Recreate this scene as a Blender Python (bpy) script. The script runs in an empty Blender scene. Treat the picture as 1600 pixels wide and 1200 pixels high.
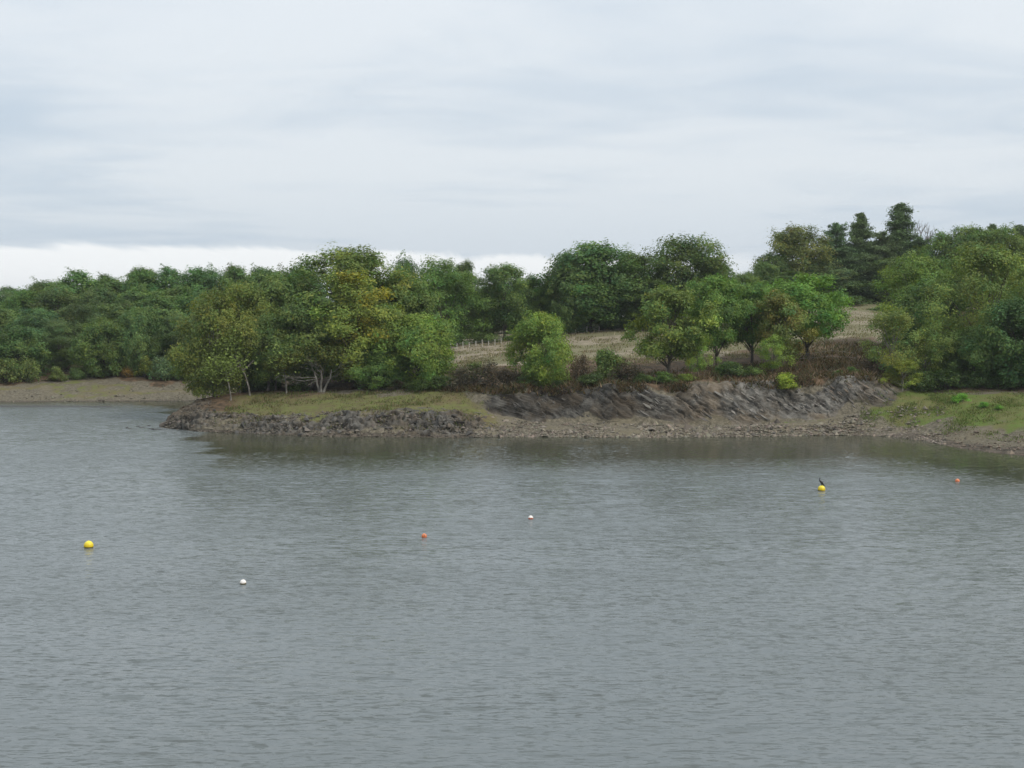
import bpy, bmesh, math, random
import numpy as np
from mathutils import Vector, Matrix

# ------------------------------------------------------------------ camera, sky, sun, exposure
F = 2200.0            # focal length in pixels of a 1600-pixel-wide frame
CAM_H = 13.8          # the photographer stands 14 m above the water
HOR = 465.0           # row of the horizon
PITCH = math.atan((600.0 - HOR) / F)
sc = bpy.context.scene
col = sc.collection
cam_d = bpy.data.cameras.new('camera')
cam = bpy.data.objects.new('camera', cam_d); col.objects.link(cam)
cam.location = (0, 0, CAM_H)
cam.rotation_euler = (math.pi / 2 - PITCH, 0, 0)
cam_d.sensor_width = 36.0
cam_d.lens = 36.0 * F / 1600.0
cam_d.clip_end = 6000.0
sc.camera = cam

SUN_EL, SUN_AZ = math.radians(42), math.radians(122)     # azimuth clockwise from the view direction
SUN_STRENGTH = 2.2
world = bpy.data.worlds.new('World'); sc.world = world; world.use_nodes = True

def build_world():
    nt = world.node_tree; N = nt.nodes; Lk = nt.links
    N.clear()
    def nd(t, **kw):
        n = N.new(t)
        for k, v in kw.items(): setattr(n, k, v)
        return n
    def math_n(op, a, b=None, c=None, clamp=False):
        n = nd('ShaderNodeMath', operation=op); n.use_clamp = clamp
        for i, v in enumerate((a, b, c)):
            if v is None: continue
            if isinstance(v, (int, float)): n.inputs[i].default_value = v
            else: Lk.new(v, n.inputs[i])
        return n.outputs[0]
    def smooth(v, lo, hi, o0=0.0, o1=1.0):
        n = nd('ShaderNodeMapRange', interpolation_type='SMOOTHSTEP')
        Lk.new(v, n.inputs[0])
        n.inputs[1].default_value = lo; n.inputs[2].default_value = hi
        n.inputs[3].default_value = o0; n.inputs[4].default_value = o1
        return n.outputs[0]
    def mixc(f, a, b):
        n = nd('ShaderNodeMix', data_type='RGBA')
        for sock, v in ((n.inputs[0], f), (n.inputs[6], a), (n.inputs[7], b)):
            if isinstance(v, (int, float)): sock.default_value = v
            elif isinstance(v, tuple): sock.default_value = v + (1,)
            else: Lk.new(v, sock)
        return n.outputs[2]
    out = nd('ShaderNodeOutputWorld')
    sky = nd('ShaderNodeTexSky', sky_type='NISHITA')
    sky.sun_disc = False
    sky.sun_elevation = SUN_EL; sky.sun_rotation = SUN_AZ
    bg_sky = nd('ShaderNodeBackground'); bg_sky.inputs[1].default_value = 0.10
    Lk.new(sky.outputs[0], bg_sky.inputs[0])
    tc = nd('ShaderNodeTexCoord')
    sep = nd('ShaderNodeSeparateXYZ'); Lk.new(tc.outputs['Generated'], sep.inputs[0])
    x, y, z = sep.outputs
    zz = math_n('ADD', math_n('MAXIMUM', z, 0.0), 0.055)
    cx = math_n('DIVIDE', x, zz); cy = math_n('DIVIDE', y, zz)
    comb = nd('ShaderNodeCombineXYZ'); Lk.new(cx, comb.inputs[0]); Lk.new(cy, comb.inputs[1])
    comb.inputs[2].default_value = 3.7
    def noise(scale, detail, rough, dist=0.0, stretch=(1, 1, 1), off=(0, 0, 0)):
        m = nd('ShaderNodeMapping'); m.inputs['Scale'].default_value = stretch; m.inputs['Location'].default_value = off
        Lk.new(comb.outputs[0], m.inputs[0])
        n = nd('ShaderNodeTexNoise'); n.inputs['Scale'].default_value = scale
        n.inputs['Detail'].default_value = detail; n.inputs['Roughness'].default_value = rough
        n.inputs['Distortion'].default_value = dist
        Lk.new(m.outputs[0], n.inputs['Vector'])
        return n.outputs['Fac']
    n1 = noise(0.42, 4, 0.45, 0.5, (0.8, 0.75, 1))
    n2 = noise(1.5, 5, 0.55, 0.5, (0.7, 0.9, 1), (7.3, 2.1, 0))
    n3 = noise(0.17, 2, 0.5, 0.0, (1, 1, 1), (1.3, 9.4, 0))
    v = math_n('ADD', math_n('MULTIPLY', n1, 0.62), math_n('ADD', math_n('MULTIPLY', n2, 0.28), math_n('MULTIPLY', n3, 0.30)))
    f = smooth(v, 0.455, 0.66)
    deck = mixc(f, (0.570, 0.660, 0.755), (0.760, 0.812, 0.860))
    # the base of the deck seen far away is a little greyer and bluer
    low = smooth(z, 0.025, 0.095, 0.45, 0.0)
    deck = mixc(low, deck, (0.560, 0.650, 0.755))
    # clear bright gap under the edge of the cloud deck, widest to the left of the view, ragged edge
    az = math_n('ARCTAN2', x, y)
    ne = noise(1.7, 5, 0.6, 0.3, (1.0, 0.12, 1), (3.1, 5.5, 0))
    edge = math_n('ADD', smooth(az, -0.32, 0.16, 0.0345, 0.0270), math_n('MULTIPLY', math_n('SUBTRACT', ne, 0.5), 0.020))
    d = math_n('SUBTRACT', edge, z)
    gap = smooth(d, -0.0028, 0.0030)
    amt = math_n('MULTIPLY', gap, smooth(az, 0.04, 0.22, 1.0, 0.30))
    deck = mixc(amt, deck, (0.965, 0.99, 1.01))
    # an overcast deck grows evenly brighter towards the zenith, all round
    gain = math_n('ADD', 0.97, math_n('MULTIPLY', math_n('MAXIMUM', z, 0.0), 0.55))
    gm = nd('ShaderNodeVectorMath', operation='SCALE'); Lk.new(deck, gm.inputs[0]); Lk.new(gain, gm.inputs['Scale']); deck = gm.outputs[0]
    bg = nd('ShaderNodeBackground'); Lk.new(deck, bg.inputs[0]); bg.inputs[1].default_value = 1.0
    mx = nd('ShaderNodeMixShader'); mx.inputs[0].default_value = 0.94
    Lk.new(bg_sky.outputs[0], mx.inputs[1]); Lk.new(bg.outputs[0], mx.inputs[2])
    Lk.new(mx.outputs[0], out.inputs[0])
build_world()

sun_d = bpy.data.lights.new('sun', 'SUN'); sun = bpy.data.objects.new('sun', sun_d); col.objects.link(sun)
sun_d.energy = SUN_STRENGTH; sun_d.angle = math.radians(12); sun_d.color = (1.0, 0.95, 0.87)
to_sun = Vector((math.sin(SUN_AZ) * math.cos(SUN_EL), math.cos(SUN_AZ) * math.cos(SUN_EL), math.sin(SUN_EL)))
sun.rotation_euler = to_sun.to_track_quat('Z', 'Y').to_euler()
sun.location = to_sun * 300

sc.view_settings.view_transform = 'Standard'; sc.view_settings.look = 'None'
sc.view_settings.exposure = 0.0; sc.view_settings.gamma = 1.0; sc.view_settings.use_curve_mapping = False
sc.render.engine = 'CYCLES'
cy = sc.cycles
cy.max_bounces = 5; cy.diffuse_bounces = 2; cy.glossy_bounces = 2; cy.transmission_bounces = 3; cy.transparent_max_bounces = 4
cy.caustics_reflective = False; cy.caustics_refractive = False
cy.use_denoising = True; cy.denoiser = 'OPENIMAGEDENOISE'; cy.denoising_input_passes = 'RGB_ALBEDO_NORMAL'; cy.denoising_prefilter = 'ACCURATE'
cy.use_adaptive_sampling = True; cy.adaptive_threshold = 0.012; cy.adaptive_min_samples = 12
cy.sample_clamp_indirect = 4.0

# ------------------------------------------------------------------ pixel <-> place (planning only: every thing gets a real place)
TA = math.tan(PITCH)
def zat(py, Y):
    v = (np.asarray(py, float) - 600.0) / F
    return CAM_H + Y * (-(TA + v) / (1 - v * TA))
def depth_of(py, z=0.0):
    v = (np.asarray(py, float) - 600.0) / F
    return (CAM_H - z) / ((TA + v) / (1 - v * TA))
def xat(px, Y): return (px - 800.0) / F * Y
def xat_water(px, Y): return (px - 800.0) / F * (Y * math.cos(PITCH) + CAM_H * math.sin(PITCH))

# ------------------------------------------------------------------ noise
def _hash(ix, iy, iz, seed):
    h = (ix * 374761393 + iy * 668265263 + iz * 1274126177 + seed * 974711) & 0xFFFFFFFF
    h = ((h ^ (h >> 13)) * 1274126177) & 0xFFFFFFFF
    h = (h ^ (h >> 16)) & 0xFFFFFFFF
    return h / 4294967295.0
def vnoise(x, y, z, seed=0):
    x = np.asarray(x, float); y = np.asarray(y, float); z = np.asarray(z, float) + 0 * x
    fx, fy, fz = np.floor(x), np.floor(y), np.floor(z)
    ix, iy, iz = fx.astype(np.int64), fy.astype(np.int64), fz.astype(np.int64)
    u, v, w = x - fx, y - fy, z - fz
    u = u * u * (3 - 2 * u); v = v * v * (3 - 2 * v); w = w * w * (3 - 2 * w)
    r = 0
    for a in (0, 1):
        for b in (0, 1):
            for c in (0, 1):
                r = r + _hash(ix + a, iy + b, iz + c, seed) * (u if a else 1 - u) * (v if b else 1 - v) * (w if c else 1 - w)
    return r * 2 - 1
def fbm(x, y, z, oct=4, seed=0, gain=0.5):
    s = 0; a = 1.0; f = 1.0
    for o in range(oct):
        s = s + a * vnoise(np.asarray(x) * f, np.asarray(y) * f, np.asarray(z) * f, seed + o * 17); a *= gain; f *= 2.03
    return s

# ------------------------------------------------------------------ mesh helpers
def mesh_np(name, verts, faces, mat=None, smooth=False, colors=None, attrs=None):
    """verts (n,3), faces (m,k) of one k; colors per face -> 'tint'; attrs {name: (n,3)} per point"""
    verts = np.ascontiguousarray(verts, np.float32); faces = np.ascontiguousarray(faces, np.int32)
    me = bpy.data.meshes.new(name)
    m, k = faces.shape
    me.vertices.add(len(verts)); me.vertices.foreach_set('co', verts.ravel())
    me.loops.add(m * k); me.loops.foreach_set('vertex_index', faces.ravel())
    me.polygons.add(m); me.polygons.foreach_set('loop_start', np.arange(0, m * k, k, dtype=np.int32))
    me.polygons.foreach_set('loop_total', np.full(m, k, np.int32))
    me.polygons.foreach_set('use_smooth', np.full(m, smooth, bool))
    me.update(calc_edges=True)
    if colors is not None:
        a = me.attributes.new('tint', 'FLOAT_COLOR', 'FACE')
        a.data.foreach_set('color', np.ascontiguousarray(np.c_[colors, np.ones(len(colors))], np.float32).ravel())
    if attrs:
        for kname, arr in attrs.items():
            a = me.attributes.new(kname, 'FLOAT_COLOR', 'POINT')
            a.data.foreach_set('color', np.ascontiguousarray(np.c_[arr, np.ones(len(arr))], np.float32).ravel())
    if mat: me.materials.append(mat)
    return me
def link(name, data, parent=None, loc=None):
    o = bpy.data.objects.new(name, data); col.objects.link(o)
    if parent: o.parent = parent
    if loc is not None: o.location = loc
    return o
def tag(o, label=None, cat=None, group=None, kind=None):
    if label: o['label'] = label
    if cat: o['category'] = cat
    if group: o['group'] = group
    if kind: o['kind'] = kind
    return o

class Tubes:
    """tapered tubes along polylines, collected into one mesh"""
    def __init__(s, sides=6): s.v = []; s.f = []; s.n = sides; s.c = 0
    def add(s, pts, rad):
        pts = [Vector(p) for p in pts]; n = s.n; base = s.c
        prev = None
        for i, p in enumerate(pts):
            t = (pts[min(i + 1, len(pts) - 1)] - pts[max(i - 1, 0)]).normalized()
            a = t.orthogonal().normalized() if prev is None else (prev - t * prev.dot(t)).normalized()
            prev = a; b = t.cross(a)
            for k in range(n):
                an = 2 * math.pi * k / n
                s.v.append(p + (a * math.cos(an) + b * math.sin(an)) * rad[i])
        for i in range(len(pts) - 1):
            for k in range(n):
                k2 = (k + 1) % n
                s.f.append((base + i * n + k, base + i * n + k2, base + (i + 1) * n + k2, base + (i + 1) * n + k))
        s.c += len(pts) * n
    def build(s, name, mat): return mesh_np(name, np.array([tuple(p) for p in s.v]), np.array(s.f), mat, True)

# ------------------------------------------------------------------ materials
def new_mat(name):
    m = bpy.data.materials.new(name); m.use_nodes = True
    nt = m.node_tree; nt.nodes.clear()
    return m, nt
class NB:
    """small node builder"""
    def __init__(s, nt): s.nt = nt; s.N = nt.nodes; s.L = nt.links
    def n(s, t, **kw):
        n = s.N.new(t)
        for k, v in kw.items(): setattr(n, k, v)
        return n
    def put(s, sock, v):
        if isinstance(v, (int, float)): sock.default_value = v
        elif isinstance(v, tuple): sock.default_value = v + (1,) if len(v) == 3 and sock.type == 'RGBA' else v
        else: s.L.new(v, sock)
    def math(s, op, a, b=None, clamp=False):
        n = s.n('ShaderNodeMath', operation=op); n.use_clamp = clamp
        s.put(n.inputs[0], a)
        if b is not None: s.put(n.inputs[1], b)
        return n.outputs[0]
    def mix(s, f, a, b, blend='MIX'):
        n = s.n('ShaderNodeMix', data_type='RGBA', blend_type=blend)
        s.put(n.inputs[0], f); s.put(n.inputs[6], a); s.put(n.inputs[7], b)
        return n.outputs[2]
    def ramp(s, v, lo, hi, a=0.0, b=1.0):
        n = s.n('ShaderNodeMapRange', interpolation_type='SMOOTHSTEP')
        s.put(n.inputs[0], v); n.inputs[1].default_value = lo; n.inputs[2].default_value = hi
        n.inputs[3].default_value = a; n.inputs[4].default_value = b
        return n.outputs[0]
    def noise(s, scale, detail=4, rough=0.55, vec=None, dist=0.0, stretch=None, out='Fac'):
        if vec is None:
            g = s.n('ShaderNodeNewGeometry'); vec = g.outputs['Position']
        if stretch is not None:
            m = s.n('ShaderNodeMapping'); m.inputs['Scale'].default_value = stretch; s.L.new(vec, m.inputs[0]); vec = m.outputs[0]
        n = s.n('ShaderNodeTexNoise'); n.inputs['Scale'].default_value = scale; n.inputs['Detail'].default_value = detail
        n.inputs['Roughness'].default_value = rough; n.inputs['Distortion'].default_value = dist
        s.L.new(vec, n.inputs['Vector'])
        return n.outputs[out]
    def principled(s, color, rough=0.8, spec=0.3, normal=None, **kw):
        b = s.n('ShaderNodeBsdfPrincipled')
        s.put(b.inputs['Base Color'], color); s.put(b.inputs['Roughness'], rough)
        s.put(b.inputs['Specular IOR Level'], spec)
        if normal is not None: s.L.new(normal, b.inputs['Normal'])
        return b
    def bump(s, h, strength, dist):
        b = s.n('ShaderNodeBump'); b.inputs['Strength'].default_value = strength; b.inputs['Distance'].default_value = dist
        s.L.new(h, b.inputs['Height']); return b.outputs[0]
    def out(s, sh):
        o = s.n('ShaderNodeOutputMaterial'); s.L.new(sh, o.inputs[0])

def leaf_material(name, translucent=0.28, spec=0.25, rough=0.55):
    m, nt = new_mat(name); b = NB(nt)
    at = b.n('ShaderNodeAttribute', attribute_name='tint')
    oi = b.n('ShaderNodeObjectInfo')
    c = b.mix(1.0, at.outputs['Color'], oi.outputs['Color'], 'MULTIPLY')
    p = b.principled(c, rough, spec)
    t = b.n('ShaderNodeBsdfTranslucent')
    tcol = b.mix(1.0, c, (1.15, 1.2, 0.6), 'MULTIPLY'); b.L.new(tcol, t.inputs[0])
    mx = b.n('ShaderNodeMixShader'); mx.inputs[0].default_value = translucent
    b.L.new(p.outputs[0], mx.inputs[1]); b.L.new(t.outputs[0], mx.inputs[2]); b.out(mx.outputs[0])
    return m
LEAF = leaf_material('leaf', 0.32)
NEEDLE = leaf_material('needle', 0.12, 0.2, 0.6)

def bark_material(name, dark, light, scale=3.0):
    m, nt = new_mat(name); b = NB(nt)
    tcn = b.n('ShaderNodeTexCoord').outputs['Object']
    n1 = b.noise(scale, 5, 0.65, tcn, stretch=(1, 1, 0.35)); n2 = b.noise(scale * 4, 3, 0.6, tcn, stretch=(1, 1, 0.2))
    c = b.mix(b.ramp(n1, 0.35, 0.65), dark, light)
    c = b.mix(b.ramp(n2, 0.55, 0.75, 0, 0.5), c, tuple(v * 0.5 for v in dark))
    p = b.principled(c, 0.9, 0.15, b.bump(n2, 0.6, 0.04)); b.out(p.outputs[0]); return m
BARK = bark_material('bark', (0.055, 0.045, 0.035), (0.13, 0.115, 0.09))
BARK_PALE = bark_material('pale_bark', (0.10, 0.09, 0.075), (0.25, 0.235, 0.20))
BARK_GREY = bark_material('grey_bark', (0.10, 0.09, 0.075), (0.24, 0.22, 0.19))
BARK_PINE = bark_material('pine_bark', (0.07, 0.045, 0.032), (0.17, 0.10, 0.065))

def rock_material(name='slate', tone=1.0):
    m, nt = new_mat(name); b = NB(nt)
    tcn = b.n('ShaderNodeNewGeometry').outputs['Position']
    oi = b.n('ShaderNodeObjectInfo')
    n1 = b.noise(0.9, 5, 0.6, tcn); n2 = b.noise(5.0, 5, 0.65, tcn, stretch=(1.0, 1.0, 2.0)); n3 = b.noise(0.35, 3, 0.5, tcn)
    c = b.mix(b.ramp(n1, 0.36, 0.66), (0.052 * tone, 0.048 * tone, 0.043 * tone), (0.150 * tone, 0.141 * tone, 0.127 * tone))
    c = b.mix(b.ramp(n2, 0.52, 0.72, 0, 0.6), c, (0.20 * tone, 0.188 * tone, 0.165 * tone))
    c = b.mix(b.ramp(n3, 0.52, 0.70, 0, 0.55), c, (0.155, 0.115, 0.075))
    c = b.mix(1.0, c, oi.outputs['Color'], 'MULTIPLY')
    p = b.principled(c, 0.75, 0.3, b.bump(n2, 0.8, 0.06)); b.out(p.outputs[0]); return m
ROCK = rock_material()

def ground_material(name='ground'):
    """zones: R bare rock, G green grass, B dry meadow; zone2: R leaf litter / bracken, G dark wet mud, B mossy turf; the rest stony silt"""
    m, nt = new_mat(name); b = NB(nt)
    z1 = b.n('ShaderNodeAttribute', attribute_name='zone'); z2 = b.n('ShaderNodeAttribute', attribute_name='zone2')
    s1 = b.n('ShaderNodeSeparateColor'); b.L.new(z1.outputs['Color'], s1.inputs[0])
    s2 = b.n('ShaderNodeSeparateColor'); b.L.new(z2.outputs['Color'], s2.inputs[0])
    pos = b.n('ShaderNodeNewGeometry').outputs['Position']
    big = b.noise(0.22, 4, 0.55, pos); mid = b.noise(1.1, 5, 0.6, pos); fine = b.noise(6.0, 4, 0.65, pos); peb = b.noise(3.0, 6, 0.7, pos)
    def zone(sock, lo=0.35, hi=0.65, k=0.7):
        w = b.math('ADD', sock, b.math('MULTIPLY', b.math('SUBTRACT', mid, 0.5), k))
        return b.ramp(w, lo, hi)
    silt = b.mix(b.ramp(peb, 0.36, 0.66), (0.090, 0.078, 0.056), (0.190, 0.166, 0.120))
    silt = b.mix(b.ramp(fine, 0.58, 0.75, 0, 0.4), silt, (0.25, 0.22, 0.17))
    silt = b.mix(b.ramp(big, 0.48, 0.66, 0, 0.5), silt, (0.165, 0.140, 0.088))
    mud = b.mix(b.ramp(mid, 0.35, 0.65), (0.055, 0.047, 0.036), (0.125, 0.103, 0.080))
    moss = b.mix(b.ramp(mid, 0.36, 0.60), (0.112, 0.098, 0.048), (0.130, 0.142, 0.045))
    moss = b.mix(b.ramp(big, 0.46, 0.62, 0, 0.5), moss, (0.150, 0.112, 0.060))
    moss = b.mix(b.ramp(fine, 0.50, 0.72, 0, 0.55), moss, (0.155, 0.115, 0.062))
    grass = b.mix(b.ramp(mid, 0.32, 0.62), (0.122, 0.128, 0.042), (0.104, 0.150, 0.034))
    grass = b.mix(b.ramp(big, 0.44, 0.62, 0, 0.65), grass, (0.150, 0.128, 0.058))
    grass = b.mix(b.ramp(fine, 0.52, 0.75, 0, 0.5), grass, (0.060, 0.085, 0.020))
    dry = b.mix(b.ramp(mid, 0.30, 0.66), (0.210, 0.176, 0.124), (0.295, 0.248, 0.182))
    dry = b.mix(b.ramp(b.noise(0.11, 4, 0.55, pos, stretch=(0.7, 1.2, 1)), 0.44, 0.58, 0, 0.75), dry, (0.130, 0.130, 0.058))
    dry = b.mix(b.ramp(fine, 0.54, 0.74, 0, 0.45), dry, (0.150, 0.115, 0.075))
    lit = b.mix(b.ramp(mid, 0.32, 0.66), (0.050, 0.038, 0.024), (0.145, 0.095, 0.060))
    lit = b.mix(b.ramp(fine, 0.5, 0.72, 0, 0.5), lit, (0.085, 0.080, 0.035))
    rock = b.mix(b.ramp(mid, 0.34, 0.66), (0.050, 0.045, 0.040), (0.135, 0.127, 0.116))
    rock = b.mix(b.ramp(fine, 0.5, 0.72, 0, 0.5), rock, (0.19, 0.178, 0.158))
    rock = b.mix(b.ramp(big, 0.46, 0.62, 0, 0.6), rock, (0.105, 0.080, 0.055))
    bed = b.n('ShaderNodeAttribute', attribute_name='bed')
    rock = b.mix(1.0, rock, bed.outputs['Color'], 'MULTIPLY')
    c = b.mix(zone(s2.outputs[1]), silt, mud)
    c = b.mix(zone(s2.outputs[2]), c, moss)
    c = b.mix(zone(s1.outputs[1]), c, grass)
    c = b.mix(zone(s1.outputs[2]), c, dry)
    c = b.mix(zone(s2.outputs[0]), c, lit)
    c = b.mix(zone(s1.outputs[0]), c, rock)
    h = b.math('ADD', b.math('MULTIPLY', peb, 0.6), b.math('MULTIPLY', fine, 0.4))
    p = b.principled(c, 0.92, 0.12, b.bump(h, 0.9, 0.09)); b.out(p.outputs[0]); return m
GROUND = ground_material()

def water_material():
    m, nt = new_mat('lake_water'); b = NB(nt)
    pos = b.n('ShaderNodeNewGeometry').outputs['Position']
    sp = b.n('ShaderNodeSeparateXYZ'); b.L.new(pos, sp.inputs[0])
    def slopes(scale, detail, stretch):
        mp = b.n('ShaderNodeMapping'); mp.inputs['Scale'].default_value = stretch; mp.inputs['Rotation'].default_value = (0, 0, math.radians(8))
        b.L.new(pos, mp.inputs[0])
        n = b.n('ShaderNodeTexNoise'); n.inputs['Scale'].default_value = scale; n.inputs['Detail'].default_value = detail; n.inputs['Roughness'].default_value = 0.5
        b.L.new(mp.outputs[0], n.inputs['Vector'])
        v = b.n('ShaderNodeVectorMath', operation='SUBTRACT'); b.L.new(n.outputs['Color'], v.inputs[0]); v.inputs[1].default_value = (0.5, 0.5, 0.5)
        return v.outputs[0]
    def vscale(v, k):
        n = b.n('ShaderNodeVectorMath', operation='SCALE'); b.L.new(v, n.inputs[0]); b.put(n.inputs['Scale'], k); return n.outputs[0]
    def vadd(p, q):
        n = b.n('ShaderNodeVectorMath', operation='ADD'); b.L.new(p, n.inputs[0]); b.L.new(q, n.inputs[1]); return n.outputs[0]
    ripple = slopes(2.6, 3, (0.55, 1.4, 1))          # wind ripples, crests across the view
    swell = slopes(0.8, 2, (0.5, 1.3, 1))
    fine = slopes(5.0, 1, (0.7, 1.4, 1))
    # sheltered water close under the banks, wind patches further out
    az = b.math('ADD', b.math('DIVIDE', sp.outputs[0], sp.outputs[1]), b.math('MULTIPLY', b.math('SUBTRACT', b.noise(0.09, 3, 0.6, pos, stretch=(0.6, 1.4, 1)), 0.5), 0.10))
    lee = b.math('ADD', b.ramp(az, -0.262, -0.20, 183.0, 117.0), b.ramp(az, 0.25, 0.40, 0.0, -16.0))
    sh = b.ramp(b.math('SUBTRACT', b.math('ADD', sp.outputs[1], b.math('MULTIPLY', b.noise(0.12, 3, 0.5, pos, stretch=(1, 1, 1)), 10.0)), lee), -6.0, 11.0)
    patch = b.ramp(b.noise(0.035, 3, 0.5, pos, stretch=(0.5, 1.6, 1)), 0.35, 0.65, 0.80, 1.15)
    k = b.math('MULTIPLY', b.math('SUBTRACT', 1.0, b.math('MULTIPLY', sh, 0.84)), patch)
    v = vadd(vadd(vscale(ripple, 0.42), vscale(swell, 0.16)), vscale(fine, 0.12))
    v = vscale(v, k)
    s = b.n('ShaderNodeSeparateXYZ'); b.L.new(v, s.inputs[0])
    # steep little fronts of the wavelets, driven towards the dam by the wind
    fr1 = b.ramp(b.noise(2.9, 3, 0.55, pos, stretch=(0.42, 1.5, 1)), 0.555, 0.635, 0.0, 0.85)
    fr2 = b.ramp(b.noise(6.0, 2, 0.5, pos, stretch=(0.42, 1.5, 1)), 0.56, 0.65, 0.0, 0.65)
    fr3 = b.ramp(b.noise(0.95, 3, 0.55, pos, stretch=(0.35, 1.7, 1)), 0.58, 0.65, 0.0, 0.28)
    gust = b.ramp(b.noise(0.10, 3, 0.55, pos, stretch=(0.45, 1.0, 1)), 0.38, 0.62, 0.55, 1.2)
    front = b.math('MULTIPLY', b.math('MULTIPLY', b.math('ADD', b.math('ADD', fr1, fr3), fr2), gust), k)
    cb = b.n('ShaderNodeCombineXYZ'); b.L.new(b.math('MULTIPLY', s.outputs[0], 0.7), cb.inputs[0]); b.L.new(b.math('SUBTRACT', s.outputs[1], front), cb.inputs[1]); cb.inputs[2].default_value = 1.0
    nv = b.n('ShaderNodeVectorMath', operation='NORMALIZE'); b.L.new(cb.outputs[0], nv.inputs[0])
    rough = b.math('MULTIPLY', b.math('SUBTRACT', 0.235, b.math('MULTIPLY', sh, 0.13)), patch)
    body = b.mix(sh, (0.118, 0.132, 0.128), (0.058, 0.060, 0.040))  # dark bank reflection partly painted into the olive shallow-water colour near shore
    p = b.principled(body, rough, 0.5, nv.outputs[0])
    p.inputs['IOR'].default_value = 1.48
    b.out(p.outputs[0]); return m
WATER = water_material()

# ------------------------------------------------------------------ terrain: lofted between surveyed lines
PXF = np.arange(-700.0, 2401.0, 4.0)
def line(knots, smooth=7):
    k = np.array(knots, float)
    v = np.interp(PXF, k[:, 0], k[:, 1])
    ker = np.hanning(2 * smooth + 1); ker /= ker.sum()
    return np.convolve(np.pad(v, smooth, mode='edge'), ker, mode='valid')
shore_py = [(-700, 664), (200, 664), (248, 668), (300, 674), (400, 678), (500, 682), (640, 683), (700, 684), (770, 683), (900, 683), (1000, 684), (1100, 683),
            (1200, 682), (1300, 680), (1370, 681), (1420, 685), (1460, 692), (1500, 700), (1560, 708), (1600, 712), (1700, 722), (1900, 745), (2400, 800)]
def shift(px):
    """plan shift of the lines near the water so that they follow the shore"""
    y = np.interp(px, [k[0] for k in shore_py], [k[1] for k in shore_py])
    return float(depth_of(y)) - 35200.0 / (y - 430.0)
def dz_line(knots, follow=0.0):
    """knots (px, depth, py) -> smoothed depth and height"""
    knots = [(k[0], k[1] + follow * shift(k[0]), k[2]) for k in knots]
    d = [(k[0], k[1]) for k in knots]; z = [(k[0], float(zat(k[2], k[1]))) for k in knots]
    return line(d), line(z)

sd = [(p, float(depth_of(y))) for p, y in shore_py]
shore_d = line(sd, 3)
def sdepth(px): return float(np.interp(px, PXF, shore_d))
def bell(v, lo, hi, soft):
    return np.clip((v - lo) / soft, 0, 1) * np.clip((hi - v) / soft, 0, 1)

LA = []   # main land: list of (depth array, z array)
LA.append((shore_d - 9, np.full_like(PXF, -2.2)))
LA.append((shore_d - 0.0, np.where(PXF < 244, -1.5, 0.0)))
zoff = lambda zl: np.where(PXF < 244, -1.5, zl)
B = dz_line([(-700, 152, 690), (236, 152, 690), (250, 148.6, 663), (270, 148.5, 654), (300, 147.5, 647), (345, 146.5, 649), (400, 145.5, 655), (480, 144.5, 650), (560, 143.5, 645), (640, 143, 645),
             (700, 142.5, 649), (735, 141.5, 663), (770, 141, 672), (900, 141.5, 671), (1100, 141.5, 669), (1300, 142.5, 665), (1400, 142, 667),
             (1460, 139, 675), (1500, 136, 682), (1600, 131, 690), (1700, 128, 695), (2400, 112, 720)], 1.0)
LA.append((B[0], zoff(B[1])))
Cc = dz_line([(-700, 153, 690), (238, 153, 690), (252, 149.5, 660), (270, 150.5, 648), (300, 151, 636), (345, 151, 634), (400, 150, 634), (500, 149.5, 630), (640, 149, 628), (700, 149, 630), (745, 148, 637), (790, 147, 651), (850, 146, 659),
             (1000, 145.5, 661), (1100, 145.5, 664), (1180, 145.5, 664), (1300, 146, 653), (1350, 146, 642), (1400, 146, 632), (1450, 146, 630), (1600, 141, 637), (1700, 140, 640), (2400, 125, 660)], 1.0)
LA.append((Cc[0], zoff(Cc[1])))
D = dz_line([(-700, 154, 690), (240, 154, 690), (254, 150.5, 657), (270, 152, 644), (300, 154.5, 628), (345, 156, 615), (400, 157, 613), (500, 156, 611), (640, 155, 608), (700, 154, 607), (745, 150.5, 609), (800, 149.3, 607), (900, 148.6, 605),
             (1000, 148, 603), (1100, 148, 599), (1200, 148.4, 595), (1300, 149, 588), (1350, 149.5, 592), (1400, 151, 603), (1450, 152, 608), (1600, 150, 609), (1700, 149, 610), (2400, 138, 620)], 1.0)
_w = bell(PXF, 740, 1420, 40) * fbm(PXF * 0.021, 0 * PXF, 0 * PXF, 3, 88)
LA.append((D[0] - 0.9 * _w, zoff(D[1] + 0.38 * _w)))
E = dz_line([(-700, 160, 690), (242, 160, 690), (256, 152, 668), (280, 156, 654), (300, 159, 636), (345, 163, 618), (400, 166, 607), (500, 166, 604), (640, 165, 597), (700, 163, 592), (800, 161, 588), (1000, 160, 582), (1200, 162, 566), (1300, 163, 561), (1400, 164, 572), (1600, 164, 580), (1700, 164, 580), (2400, 160, 590)], 0.6)
LA.append((E[0], zoff(E[1])))
Fl = dz_line([(-700, 178, 690), (270, 172, 690), (330, 172, 645), (400, 176, 618), (500, 180, 590), (640, 180, 572), (700, 180, 562), (800, 180, 555), (950, 182, 545), (1100, 184, 535), (1340, 190, 520), (1600, 184, 540), (1700, 184, 540), (2400, 180, 550)])
LA.append((Fl[0], np.where(PXF < 280, -1.5, Fl[1])))
G = dz_line([(-700, 196, 680), (330, 188, 670), (420, 192, 605), (500, 195, 572), (640, 195, 551), (700, 195, 543), (800, 200, 533), (950, 206, 516), (1100, 215, 498), (1340, 240, 473), (1500, 235, 485), (1600, 228, 495), (1700, 225, 498), (2400, 215, 510)])
LA.append((G[0], np.where(PXF < 300, -1.5, G[1])))
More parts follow.
